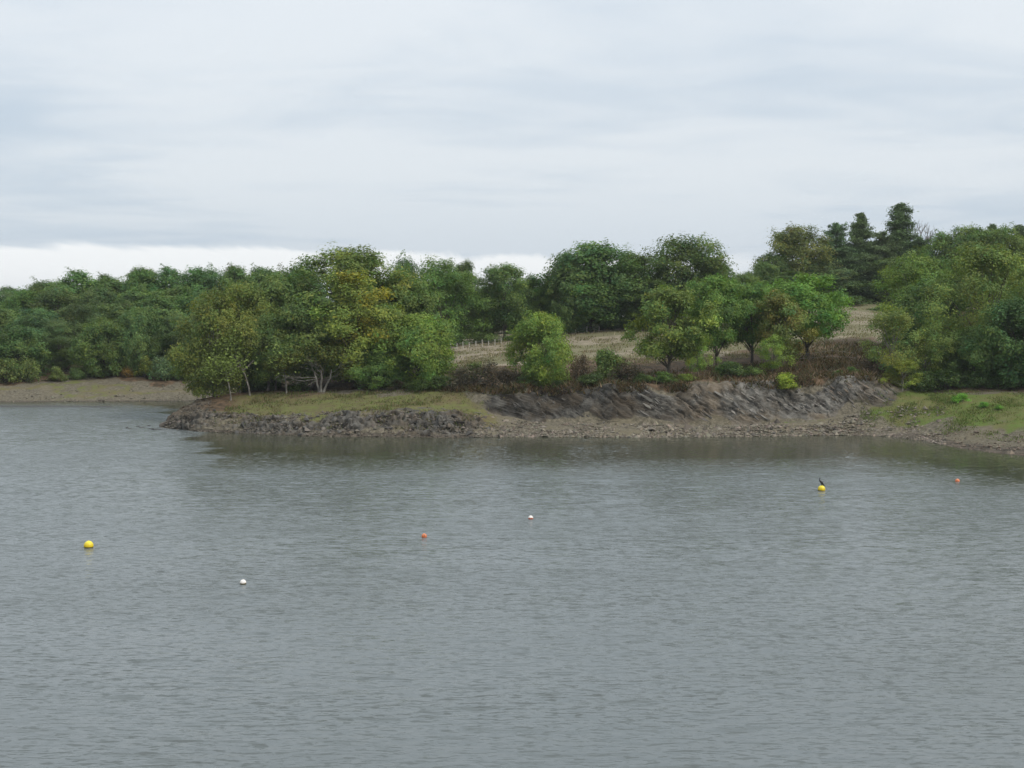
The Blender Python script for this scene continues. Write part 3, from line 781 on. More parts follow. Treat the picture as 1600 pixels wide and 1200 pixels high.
def bare_branches(seed, H, R, mat, levels=4, trunk_r=0.14, kids=4, upness=0.55, first=0.35):
    rp = random.Random(seed); tb = Tubes(5)
    def grow(p, d, L, rad, lev):
        pts = [p]; q = p.copy(); dd = d.copy()
        for i in range(4):
            dd = (dd + Vector((rp.uniform(-1, 1), rp.uniform(-1, 1), rp.uniform(-0.5, 1) * upness)) * 0.20).normalized()
            q = q + dd * L / 4; pts.append(q.copy())
        tb.add(pts, [rad * (1 - 0.15 * i) for i in range(5)] if lev else [rad * (1 - 0.20 * i) + 0.004 for i in range(5)])
        if lev:
            for k in range(kids):
                u = rp.uniform(first, 1.0); j = min(3, int(u * 4)); s = pts[j].lerp(pts[j + 1], u * 4 - j)
                nd_ = (dd * 0.7 + Vector((rp.uniform(-1, 1), rp.uniform(-1, 1), rp.uniform(-0.2, 1) * upness))).normalized()
                grow(s, nd_, L * rp.uniform(0.45, 0.72), rad * 0.5, lev - 1)
    grow(Vector((0, 0, -0.4)), Vector((0, 0, 1)), H * 0.5, trunk_r, levels)
    V = np.array([tuple(p) for p in tb.v]); return tb.build('trunk', mat), float(V[:, 2].max())

PROTO = {
    'oak': [broadleaf(1), broadleaf(2, R=5.0), broadleaf(4, kind='round', cb=0.14), broadleaf(5, kind='round', R=4.2, cb=0.18)],
    'open': [broadleaf(11, cb=0.27, kind='tall', nclump=64, cr=0.20, trunk_r=0.24), broadleaf(12, cb=0.31, kind='tall', nclump=64, cr=0.19, R=4.6, trunk_r=0.24), broadleaf(13, cb=0.29, kind='tall', nclump=66, cr=0.21, trunk_r=0.26)],
    'wood': [broadleaf(21, H=13, R=3.9, kind='tall', cb=0.10, nclump=74), broadleaf(22, H=13, R=4.3, kind='oak', cb=0.08), broadleaf(23, H=12, R=4.0, kind='round', cb=0.08)],
    'fine': [broadleaf(31, H=13, R=5.2, kind='round', cb=0.10, nclump=85, cr=0.18, leaf=0.19, per=24, sprays=17, spread=0.30), broadleaf(32, H=12, R=4.6, kind='oak', cb=0.10, nclump=70, cr=0.19, leaf=0.19, per=22, spread=0.30)],
    'sparse': [broadleaf(41, H=9, R=3.8, cb=0.18, nclump=36, cr=0.19, per=13, leaf=0.19, bark=BARK_GREY, droop=0.8), broadleaf(42, H=9, R=3.6, cb=0.2, nclump=34, cr=0.2, per=13, leaf=0.19, bark=BARK_GREY)],
    'low': [broadleaf(51, H=8.5, R=4.3, cb=0.05, kind='round', nclump=90, leaf=0.21, cr=0.23), broadleaf(52, H=8.0, R=4.2, cb=0.06, kind='oak', nclump=86, leaf=0.21, cr=0.21)],
    'pine': [pine(61, R=4.2, layers=24), pine(62, R=4.8, conic=False, cb=0.25, layers=18), pine(63, H=14, R=4.6, layers=22), pine(64, H=13, R=4.8, conic=False, cb=0.15, layers=17)],
    'bush': [bush(71), bush(72, H=2.2, R=2.0), bush(73, H=2.8, R=1.6), bush(74, H=2.0, R=1.8)],
    'twiggy': [bush(81, nclump=18, per=12, leaf=0.12, tintc=(0.105, 0.090, 0.055)), bush(82, nclump=18, per=12, leaf=0.12, tintc=(0.120, 0.095, 0.060))],
}
tree_rng = random.Random(99)
def put_tree(name, proto, X, Y, H, R, color, label, cat='tree', group=None, rz=None, zb=None, parts=('trunk', 'crown')):
    root = bpy.data.objects.new(name, None); col.objects.link(root)
    root.empty_display_size = 0.5
    z = ground_z(X, Y) if zb is None else zb
    root.location = (X, Y, z - 0.05)
    root.rotation_euler = (0, 0, tree_rng.uniform(0, 6.283) if rz is None else rz)
    root.scale = (R / proto['R'], R / proto['R'], H / proto['H'])
    tag(root, label, cat, group)
    for nm, me in ((parts[0], proto['trunk']), (parts[1], proto['crown'])):
        o = link(nm, me, root)
        if nm == parts[1]: o.color = tuple(color) + (1,)
    return root
def tree_px(kind, var, px, Y, top, hw, color, label, name='oak_tree', cat='tree', group=None, rz=None, proto=None, parts=('trunk', 'crown')):
    X = xat(px, Y); zt = float(zat(top, Y)); zb = ground_z(X, Y)
    return put_tree(name, proto or PROTO[kind][var % len(PROTO[kind])], X, Y, max(zt - zb, 0.6), hw / F * Y, color, label, cat, group, rz, zb, parts)

# colours multiply the leaf colour
cDK = (0.76, 0.84, 0.84); cMID = (1.0, 1.0, 1.0); cBR = (1.35, 1.42, 1.0); cYG = (1.75, 1.45, 0.85); cOL = (1.15, 1.0, 0.98); cBL = (0.72, 0.85, 0.92); cBN = (1.30, 0.95, 0.85)
def jc(c, k=0.08): return tuple(v * math.exp(tree_rng.gauss(0, k)) for v in c)

# --- the wood across the water, row by row
ORD = ['first', 'second', 'third', 'fourth', 'fifth', 'sixth', 'seventh', 'eighth', 'ninth', 'tenth', 'eleventh', 'twelfth', 'thirteenth', 'fourteenth']
def skyline(px): return np.interp(px, [-200, 0, 30, 60, 95, 115, 150, 175, 205, 240, 290, 340, 380, 440, 480, 560], [452, 455, 452, 443, 440, 427, 424, 436, 421, 419, 421, 419, 417, 421, 420, 424])
wood_rows = [('front', 203, 62, (478, 524), 38), ('second', 213, 62, (450, 486), 44), ('third', 225, 60, (436, 458), 44), ('back', 240, 50, None, 42)]
for rn, Y0, step, tops, hw in wood_rows:
    pxs = np.arange(-95 + {'front': 0, 'second': 25, 'third': 5, 'back': 18}[rn], 500, step)
    vis = 0; hid = 0
    for px in pxs:
        p = px + tree_rng.uniform(-10, 10); Y = Y0 + tree_rng.uniform(-3, 4)
        top = (skyline(p) + tree_rng.uniform(-2, 6)) if tops is None else max(tree_rng.uniform(*tops), skyline(p) + 6)
        if p < -25: hid += 1; lab = 'dark green tree at the outer left end of the far wood, %s row%s' % (rn, ', outermost' if hid == 1 else '')
        else:
            vis += 1; lab = '%s tree from the left in the %s row of the wood across the water' % (ORD[vis - 1], rn)
        c = jc(tree_rng.choice([cDK, cDK, cBL, (0.8, 0.9, 0.9), (0.85, 0.95, 0.9)]), 0.07)
        tree_px(tree_rng.choice({'front': ['low', 'low', 'fine'], 'second': ['oak', 'fine', 'wood']}.get(rn, ['wood', 'wood', 'oak'])), tree_rng.randrange(12), p, Y, top, hw * tree_rng.uniform(0.7, 1.25), c, lab, 'woodland_tree', group='trees of the wood across the water')
# deep rows closing the wood
for k, (px, Y, top) in enumerate([(20, 250, 450), (75, 252, 441), (165, 250, 431), (225, 254, 423), (315, 252, 422), (365, 256, 419), (410, 250, 421), (455, 255, 423), (-60, 250, 452)]):
    tree_px('wood', k, px, Y, top, 32, jc(cDK), ['farthest', 'hidden', 'deep'][0] + ' crown on the skyline of the far wood, %s from the left' % ORD[k] if px > 0 else 'farthest crown at the outer end of the far wood', 'woodland_tree', group='trees of the wood across the water')
# --- shrubs at the foot of that wood
for k, (px, Y, top, hw, c, lab) in enumerate([
    (5, 196.0, 556, 26, cOL, 'olive willow bush on the far bank at the left edge'), (42, 197.0, 549, 24, (1.15, 1.05, 1.05), 'tall pale olive bush on the far bank beside the edge bush'),
    (88, 197.5, 570, 17, cOL, 'small olive bush drooping over the sandy far bank'), (118, 199.0, 572, 16, cDK, 'dark low bush between olive bush and sand slope'),
    (150, 200.5, 566, 18, cDK, 'dark green bush above the middle of the sand slope'), (197, 201.0, 566, 13, (1.6, 0.72, 0.7), 'rusty red-brown bush at the top of the sand slope'),
    (224, 201.0, 552, 17, (1.35, 1.1, 0.8), 'yellow-brown sapling beside the rusty bush'), (255, 199.5, 553, 26, (0.95, 1.0, 1.5), 'grey-green willow bush near the peninsula, far bank'),
    (288, 199.0, 566, 20, cDK, 'dark bush on the far bank just behind the peninsula tip'), (-40, 195.0, 560, 26, cOL, 'olive bush beyond the left edge of the far bank')]):
    tree_px('bush', k, px, Y, top, hw, c, lab, 'bank_bush', 'bush', 'bushes at the foot of the far wood', parts=('stem', 'foliage'))

# --- the grove on the peninsula
def aut_hero(c, r):
    # turning branches: high on the right-hand side and two lower boughs
    v = 0.0
    if c[1] < 0.55 and c[0] > -0.35 and c[2] > 0.42: v = 0.35 + 0.5 * r.random() if r.random() < 0.5 else 0.08
    elif r.random() < 0.2: v = 0.3
    return v
def aut_light(c, r): return 0.15 + 0.2 * r.random() if r.random() < 0.08 else 0.0
def aut_heavy(c, r): return 0.3 + 0.4 * r.random() if r.random() < 0.5 else 0.05
hero = broadleaf(301, H=13.5, R=4.2, kind='oak', cb=0.14, nclump=84, sprays=19, per=19, leaf=0.21, cr=0.20, autumn=aut_hero)
big = broadleaf(302, H=16, R=7.2, kind='oak', cb=0.10, nclump=130, sprays=20, per=20, leaf=0.24, cr=0.17, spread=0.17, autumn=aut_light)
lowleft = broadleaf(303, H=10.5, R=4.6, kind='round', cb=0.05, nclump=86, sprays=19, per=19, leaf=0.21, cr=0.20, autumn=aut_light, bark=BARK_GREY)
left2 = broadleaf(304, H=11, R=4.6, kind='oak', cb=0.16, nclump=78, sprays=19, per=19, leaf=0.21, cr=0.20, autumn=aut_light, bark=BARK_GREY)
brownish = broadleaf(305, H=10, R=4.2, cb=0.22, nclump=46, cr=0.21, autumn=aut_heavy, autumn_col=(0.26, 0.17, 0.05))
GR = 'trees of the grove on the peninsula'
tree_px(None, 0, 541, 166, 391, 104, (1.08, 1.05, 0.9), 'largest domed oak, crowning the grove on the peninsula', 'oak_tree', proto=big, group=GR, rz=0.4)
tree_px(None, 0, 549, 159.5, 428, 70, (1.35, 1.25, 0.9), 'oak with turning yellow branches in the middle of the grove', 'oak_tree', proto=hero, group=GR, rz=0.0)
tree_px(None, 0, 333, 157.5, 458, 56, (1.15, 1.0, 0.8), 'low spreading tree at the outer tip of the grove, leaves near the ground', 'oak_tree', proto=lowleft, group=GR, rz=1.1)
tree_px(None, 0, 378, 162, 447, 58, (1.20, 1.02, 0.75), 'olive-green oak second from the tip of the grove', 'oak_tree', proto=left2, group=GR, rz=2.0)
tree_px('oak', 2, 438, 166, 432, 58, (0.92, 0.95, 0.9), 'dark green oak between the tip trees and the largest oak', 'oak_tree', group=GR)
tree_px(None, 0, 420, 158.5, 492, 42, (0.95, 0.95, 0.9), 'slender shaded oak with bare grey trunks behind the grass', 'oak_tree', proto=left2, group=GR, rz=4.0)
tree_px('oak', 3, 476, 160, 470, 48, (0.90, 0.92, 0.88), 'shaded oak left of the yellow-leaved oak', 'oak_tree', group=GR)
tree_px('oak', 1, 606, 170, 428, 62, (0.98, 1.0, 0.85), 'green oak on the shoulder right of the largest oak', 'oak_tree', group=GR)
tree_px('oak', 4, 600, 160, 478, 50, (1.2, 1.12, 0.9), 'yellow-green oak right of the yellow-leaved oak', 'oak_tree', group=GR)
tree_px('low', 0, 652, 157.5, 494, 58, (1.3, 1.32, 0.88), 'bright green round tree at the right end of the grove', 'round_tree', group=GR)
tree_px('low', 1, 592, 156.5, 548, 40, (0.95, 1.1, 0.95), 'low green thicket tree beside the pale forked tree', 'round_tree', group=GR)
tree_px('fine', 1, 640, 178, 462, 44, (0.95, 0.98, 0.95), 'grey-green tree behind the bright round tree', 'oak_tree', group=GR)
tree_px('wood', 0, 395, 176, 452, 46, cDK, 'dark tree at the back of the grove behind the tip', 'oak_tree', group=GR)
tree_px('wood', 2, 470, 178, 436, 48, cDK, 'dark tree at the back of the grove behind the shaded oak', 'oak_tree', group=GR)

# pale forked tree with bare lower boughs
def pale_tree():
    rp = random.Random(7)
    X, Y = xat(501, 155.0), 155.0
    root = bpy.data.objects.new('pale_forked_tree', None); col.objects.link(root); root.location = (X, Y, ground_z(X, Y) - 0.05)
    root.scale = (0.92, 0.92, 0.78); tag(root, 'small forked tree with pale trunks and bare crooked boughs on the grass edge', 'tree', GR)
    tb = Tubes(7)
    for (dx, dy, h, r0) in ((-0.55, 0.1, 2.9, 0.15), (0.02, -0.1, 3.2, 0.14), (0.85, 0.0, 3.3, 0.14)):
        tb.add([(dx * 0.25, dy, -0.4), (dx * 0.5, dy, 0.6), (dx * 0.85, dy, 1.3), (dx * 1.2 + 0.1, dy - 0.1, 2.1), (dx * 1.5, dy, h)], [r0 * 1.6, r0 * 1.1, r0, r0 * 0.8, r0 * 0.45])
    for k in range(9):   # root flare
        a = rp.uniform(0, 6.28); tb.add([(0, 0, 0.35), (math.cos(a) * 0.35, math.sin(a) * 0.35, 0.05), (math.cos(a) * 0.7, math.sin(a) * 0.6, -0.25)], [0.13, 0.08, 0.03])
    link('trunk', tb.build('trunk', BARK_PALE), root)
    tb = Tubes(5)
    def bough(p, d, L, r0, lev):
        pts = [Vector(p)]; q = Vector(p); dd = Vector(d).normalized()
        for i in range(5):
            dd = (dd + Vector((rp.uniform(-1, 1) * 0.35, rp.uniform(-1, 1) * 0.3, rp.uniform(-0.7, 0.7) * 0.45))).normalized(); q = q + dd * L / 5; pts.append(q.copy())
        tb.add(pts, [0.72 * r0 * (1 - 0.16 * i) for i in range(6)])
        if lev:
            for k in range(4):
                j = rp.randrange(1, 5); bough(pts[j], dd + Vector((rp.uniform(-1, 1), rp.uniform(-.6, .4), rp.uniform(-.6, .8))), L * rp.uniform(0.35, 0.6), r0 * 0.5, lev - 1)
    for (p, d, L, r0) in (((-0.6, 0, 1.9), (-1, -0.3, 0.30), 3.4, 0.065), ((-0.6, 0, 2.2), (-1, -0.4, 0.42), 4.0, 0.075), ((-0.5, 0, 1.7), (-0.9, -0.3, -0.15), 2.0, 0.05),
                          ((0.9, 0, 2.2), (0.9, -0.4, 0.45), 4.0, 0.065), ((1.0, 0, 2.7), (1, -0.3, 0.35), 4.2, 0.06), ((0.1, -0.1, 2.5), (0.4, -0.9, 0.7), 2.6, 0.06), ((0, 0, 2.9), (-0.7, -0.3, 0.8), 2.6, 0.05), ((-0.3, 0, 2.5), (-0.9, -0.2, 0.5), 3.6, 0.06)):
        bough(p, d, L, r0, 2)
    link('bare_boughs', tb.build('bare_boughs', BARK_PALE), root)
    r = np.random.default_rng(8)
    cl = np.array([(-4.4, -0.5, 4.1), (-3.4, -0.6, 4.7), (-5.0, 0.2, 3.5), (-2.2, 0.3, 5.2), (-3.9, 0.6, 5.3), (0.2, 0.0, 5.4), (1.2, -0.2, 5.0), (2.4, 0.2, 4.2), (3.3, -0.2, 3.3), (2.9, 0.4, 5.2), (3.4, 0.1, 2.4), (-1.0, 0.5, 4.6), (-4.9, -0.1, 4.9), (1.9, 0.4, 6.1)])
    cl = np.concatenate([cl, cl[:8] + np.array([0.5, 0.7, 0.9]), cl[5:11] + np.array([-0.4, 0.5, 1.0])]); ci = np.repeat(np.arange(len(cl)), 240)
    off = r.normal(0, 1, (len(ci), 3)); off *= np.array([0.65, 0.5, 0.32]); P = cl[ci] + off
    hue = r.normal(0, 0.12, len(P)); tint = np.array((0.115, 0.140, 0.028))[None] * np.exp(r.normal(0, 0.25, len(P)))[:, None] * np.stack([1 + 1.4 * hue, 1 + .2 * hue, 1 - .5 * hue], -1).clip(.3, 2)
    link('crown', leaves_mesh('crown', P, off / (np.linalg.norm(off, axis=1, keepdims=True) + 1e-6), 0.23, r, tint), root)
pale_tree()
# slim pale trunks standing under the grove
for k, (px, Y, h, lean, lab) in enumerate([(360, 153.5, 3.0, -0.5, 'slim pale leaning stem at the tip of the grove'), (390, 155.5, 4.6, -1.5, 'curved grey stem leaning towards the tip of the grove'),
                                     (374, 158, 4.0, -0.3, 'thin upright grey stem in shade of the grove'), (447, 156, 3.0, -0.25, 'straight pale stem under the shaded oak'), (345, 156.5, 3.6, 0.25, 'dark stem near the outermost branches of the grove'), (430, 159, 4.5, 0.4, 'thin dark stem behind the straight pale stem')]):
    X = xat(px, Y); root = bpy.data.objects.new('slim_tree', None); col.objects.link(root); root.location = (X, Y, ground_z(X, Y) - 0.05)
    tag(root, lab, 'tree', 'slim stems under the peninsula grove')
    tb = Tubes(6); r0 = 0.09 if k != 1 else 0.11
    tb.add([(0, 0, -0.4), (lean * 0.1, 0, h * 0.2), (lean * 0.35, 0, h * 0.5), (lean * 0.8, 0, h * 0.8), (lean * 1.5, 0, h * 1.15)], [r0 * 1.3, r0, r0 * 0.85, r0 * 0.7, r0 * 0.4])
    rp = random.Random(k)
    for j in range(5):
        z = h * rp.uniform(0.6, 1.1); s = rp.choice((-1, 1)); tb.add([(lean * z / h * 0.9, 0, z), (lean * z / h + s * 0.7, rp.uniform(-.4, .4), z + 0.5), (lean * z / h + s * 1.3, rp.uniform(-.7, .7), z + 1.2)], [0.06, 0.04, 0.015])
    link('trunk', tb.build('trunk', (BARK_PALE, BARK_GREY, BARK_GREY, BARK_PALE, BARK, BARK)[k]), root)
    r = np.random.default_rng(k + 50); n = 1500; P = r.normal(0, 1, (n, 3)) * np.array([1.1, 1.0, 0.7]) + np.array([lean * 1.4, 0, h * 1.25])
    tint = GREEN[None] * np.exp(r.normal(0, 0.3, n))[:, None] * np.array((1.1, 1.0, 0.8))
    link('crown', leaves_mesh('crown', P, P * 0 + (0, -0.3, 0.6), 0.24, r, tint), root)

# --- trees behind the meadow
BK = 'trees along the back of the meadow'
for a in [('fine', 1, 690, 201, 408, 56, (0.92, 1.02, 0.85), 'full green oak behind the fence, right of the grove', 'oak_tree'),
          ('wood', 1, 637, 216, 407, 34, cBL, 'dark rounded crown on the skyline behind the green oak', 'oak_tree'),
          ('wood', 3, 722, 214, 411, 30, cBL, 'dark narrow crown peeping over the green oak', 'oak_tree'),
          ('open', 1, 789, 205, 415, 42, (0.85, 0.98, 1.0), 'domed grey-green oak standing above the wire fence', 'oak_tree'),
          ('wood', 2, 758, 207, 452, 26, (0.95, 0.9, 1.0), 'slim greyish tree left of the domed oak', 'oak_tree'),
          ('wood', 0, 834, 209, 434, 25, (1.0, 1.1, 1.0), 'narrow tree just right of the domed oak', 'oak_tree'),
          ('wood', 3, 862, 214, 437, 22, (1.1, 1.1, 1.1), 'narrow pale tree left of the tall pair', 'oak_tree'),
          ('wood', 1, 812, 222, 437, 30, cDK, 'dark tree filling the gap right of the domed oak', 'oak_tree'),
          ('oak', 0, 927, 207, 382, 68, (0.72, 0.86, 0.85), 'tall dark oak left of the tall pair behind the meadow', 'oak_tree'),
          ('wood', 2, 889, 205, 398, 34, (0.78, 0.9, 0.9), 'dark oak leaning out over the gap left of the tall pair', 'oak_tree'),
          ('open', 0, 988, 212, 396, 42, (0.85, 0.88, 0.85), 'oak with open branches between the two tallest oaks', 'oak_tree'),
          ('oak', 1, 1066, 208, 372, 62, (0.80, 0.90, 0.78), 'tallest broad oak of the pair behind the meadow', 'oak_tree'),
          ('wood', 0, 1020, 204, 440, 40, (0.75, 0.82, 0.8), 'dark lower oak below the tall pair', 'oak_tree'),
          ('oak', 3, 1118, 212, 410, 34, (0.85, 0.95, 0.8), 'rounded oak at the right shoulder of the tall pair', 'oak_tree'),
          ('fine', 0, 1160, 214, 428, 40, (1.05, 1.08, 1.0), 'soft grey-green tree between the tall pair and the pines', 'oak_tree'),
          ('wood', 1, 1192, 232, 412, 26, (0.9, 0.95, 0.9), 'small tree filling the dip before the pines', 'oak_tree'),
          ('wood', 3, 955, 222, 420, 40, cDK, 'dark tree deep behind the open-branched oak', 'oak_tree'),
          ('wood', 2, 1090, 226, 425, 50, cDK, 'dark tree deep behind the tallest broad oak', 'oak_tree'),
          ('oak', 4, 1243, 244, 356, 50, (1.15, 0.92, 0.85), 'brown-tinged round oak left of the pines', 'oak_tree'),
          ('wood', 1, 1205, 242, 396, 34, (0.85, 0.9, 0.9), 'dark low tree below the brown-tinged oak', 'oak_tree'),
          ('pine', 1, 1305, 247, 350, 46, (0.95, 1.0, 1.0), 'pine with spreading top left of the two tallest pines', 'pine_tree'),
          ('pine', 2, 1343, 250, 334, 50, (0.95, 0.97, 0.92), 'second tallest pine with ragged tip', 'pine_tree'),
          ('pine', 0, 1404, 251, 319, 56, (0.92, 0.96, 0.92), 'tallest pine with pointed tip on the skyline', 'pine_tree'),
          ('pine', 3, 1375, 246, 364, 50, (0.95, 1.0, 0.95), 'short dense pine between the two tallest pines', 'pine_tree'),
          ('pine', 1, 1432, 248, 372, 44, (0.95, 1.0, 1.0), 'short pine right of the tallest pine', 'pine_tree'),
          ('pine', 3, 1318, 243, 388, 58, (0.85, 0.92, 0.95), 'low wide pine in front of the pine group', 'pine_tree'),
          ('wood', 0, 1385, 242, 405, 42, (0.75, 0.82, 0.85), 'dark shrubby tree at the foot of the pines', 'oak_tree'),
          ('wood', 2, 1470, 240, 366, 38, (1.05, 1.0, 0.9), 'rounded oak right of the bare treetop', 'oak_tree'),
          ('oak', 0, 1505, 238, 357, 38, (0.95, 0.98, 0.85), 'oak on the right skyline beside the rounded oak', 'oak_tree'),
          ('pine', 2, 1545, 240, 352, 52, (1.0, 1.0, 1.0), 'pine on the right skyline, tallest near the edge', 'pine_tree'),
          ('wood', 3, 1530, 234, 358, 34, (0.9, 0.95, 0.85), 'oak filling the skyline left of the edge pines', 'oak_tree'),
          ('pine', 0, 1590, 240, 353, 52, (1.0, 1.0, 1.0), 'pine at the right edge of the skyline', 'pine_tree'),
          ('oak', 2, 1568, 232, 357, 40, (0.95, 1.0, 0.85), 'oak below the two edge pines', 'oak_tree'),
          ('wood', 2, 690, 236, 432, 52, cDK, 'dark tree deep behind the full green oak', 'oak_tree'),
          ('wood', 0, 770, 238, 445, 52, cDK, 'dark tree deep behind the domed oak', 'oak_tree'),
          ('wood', 1, 850, 240, 448, 52, cDK, 'dark tree deep behind the narrow pale tree', 'oak_tree'),
          ('wood', 3, 905, 232, 425, 48, cDK, 'dark tree deep behind the leaning dark oak', 'oak_tree'),
          ('wood', 2, 1010, 236, 425, 52, cDK, 'dark tree deep between the two tallest oaks', 'oak_tree'),
          ('wood', 0, 1145, 240, 436, 50, cDK, 'dark tree deep behind the soft grey-green tree', 'oak_tree'),
          ('wood', 1, 1282, 242, 410, 48, cDK, 'dark tree between the brown-tinged oak and low wide pine', 'oak_tree'),
          ('wood', 3, 1228, 238, 425, 44, cDK, 'dark low tree before the brown-tinged oak', 'oak_tree'),
          ('wood', 2, 1345, 256, 400, 52, cDK, 'dark tree closing the gap behind the pine trunks', 'oak_tree'),
          ('wood', 0, 1430, 254, 405, 52, cDK, 'dark tree closing the gap under the tallest pine', 'oak_tree'),
          ('wood', 1, 1500, 252, 400, 52, cDK, 'dark tree behind the right skyline oaks', 'oak_tree'),
          ('wood', 3, 1575, 252, 400, 52, cDK, 'dark tree behind the edge pines', 'oak_tree'),
          ('wood', 1, 1640, 236, 360, 44, cDK, 'oak beyond the right edge behind the meadow', 'oak_tree'),
          ('wood', 0, 1720, 232, 365, 46, cDK, 'outermost oak beyond the right edge', 'oak_tree')]:
    tree_px(a[0], a[1], a[2], a[3], a[4], a[5], jc(a[6], 0.04), a[7], a[8], group=BK)
# bare treetop between the pines
bt, bh = bare_branches(3, 14, 3, BARK_GREY, 4, 0.30, 5, 0.9)
X, Y = xat(1458, 256.0), 256.0
root = bpy.data.objects.new('bare_tree', None); col.objects.link(root); zb = ground_z(X, Y); root.location = (X, Y, zb - 0.05)
s = (float(zat(338, Y)) - zb) / bh; root.scale = (s * 1.0, s * 1.0, s); tag(root, 'leafless grey tree rising between the tallest pine and the oaks', 'tree'); link('trunk', bt, root)

# --- trees on the cliff top and slope
CT_ = 'trees along the cliff top'
for a in [('low', 0, 845, 152.5, 491, 47, (1.3, 1.3, 0.85), 'bright green round tree standing alone on the cliff top', 'round_tree', 2.2),
          ('open', 0, 1046, 153, 450, 58, (1.22, 1.15, 0.9), 'spreading oak at the left end of the cliff-top row', 'oak_tree', 0.7),
          ('open', 1, 1120, 158, 434, 46, (0.98, 1.15, 0.88), 'green oak second in the cliff-top row', 'oak_tree', 3.0),
          ('open', 2, 1172, 161, 442, 44, (0.92, 1.12, 0.85), 'green oak with dark trunk in the middle of the cliff-top row', 'oak_tree', 5.0),
          ('open', 2, 1264, 164, 431, 60, (1.05, 1.38, 0.85), 'vivid green oak at the right end of the cliff-top row', 'oak_tree', 1.0),
          ('sparse', 0, 1092, 152.5, 518, 24, (1.5, 1.55, 1.0), 'small yellow-green sapling with forked trunk on the cliff edge', 'oak_tree', 0.3)]:
    tree_px(a[0], a[1], a[2], a[3], a[4], a[5], a[6], a[7], a[8], group=CT_, rz=a[9])
tree_px(None, 0, 1216, 157, 456, 40, (1.15, 1.05, 0.9), 'oak with browning leaves in the cliff-top row', 'oak_tree', group=CT_, proto=brownish, rz=2.5)
tree_px('sparse', 1, 1206, 153.5, 524, 30, (1.5, 1.5, 0.95), 'low yellow-green tree overhanging the cliff edge', 'oak_tree', group=CT_)
RT = 'trees above the green cove'
for a in [('fine', 0, 1538, 157, 384, 84, (1.25, 1.17, 1.0), 'huge pale olive willow above the green cove', 'willow_tree', 0.2),
          ('fine', 1, 1424, 176, 402, 52, (1.15, 1.2, 0.9), 'green tree left of the pale olive willow', 'oak_tree', 1.2),
          ('oak', 1, 1462, 168, 440, 52, (0.72, 0.85, 0.75), 'dark tree tucked under the pale olive willow', 'oak_tree', 2.2),
          ('sparse', 0, 1398, 152.5, 482, 50, (1.35, 1.18, 1.05), 'thin grey-olive tree leaning over the cove end of the cliff', 'oak_tree', 0.6),
          ('sparse', 1, 1446, 153, 505, 44, (1.2, 1.12, 0.95), 'thin olive tree beside the leaning grey-olive tree', 'oak_tree', 2.6),
          ('sparse', 0, 1410, 149.5, 560, 30, (1.75, 1.45, 0.9), 'small drooping yellowish tree at the cliff end', 'oak_tree', 3.9),
          ('low', 1, 1590, 151, 470, 62, (0.62, 0.78, 0.8), 'dark evergreen tree at the right edge above the cove', 'round_tree', 0.9),
          ('low', 0, 1522, 153, 512, 46, (0.80, 0.90, 0.8), 'dark bushy tree below the pale olive willow', 'round_tree', 4.0),
          ('low', 1, 1470, 156, 530, 40, (0.75, 0.82, 0.8), 'dark thicket tree behind the thin olive trees', 'round_tree', 5.0),
          ('oak', 2, 1625, 165, 400, 60, (1.1, 1.1, 0.9), 'oak at the right edge behind the dark evergreen', 'oak_tree', 1.0),
          ('low', 0, 1680, 148, 480, 60, cDK, 'dark tree beyond the right edge of the cove', 'round_tree', 2.0),
          ('oak', 3, 1760, 152, 420, 80, cMID, 'oak beyond the right edge of the cove', 'oak_tree', 3.0)]:
    tree_px(a[0], a[1], a[2], a[3], a[4], a[5], a[6], a[7], a[8], group=RT, rz=a[9])

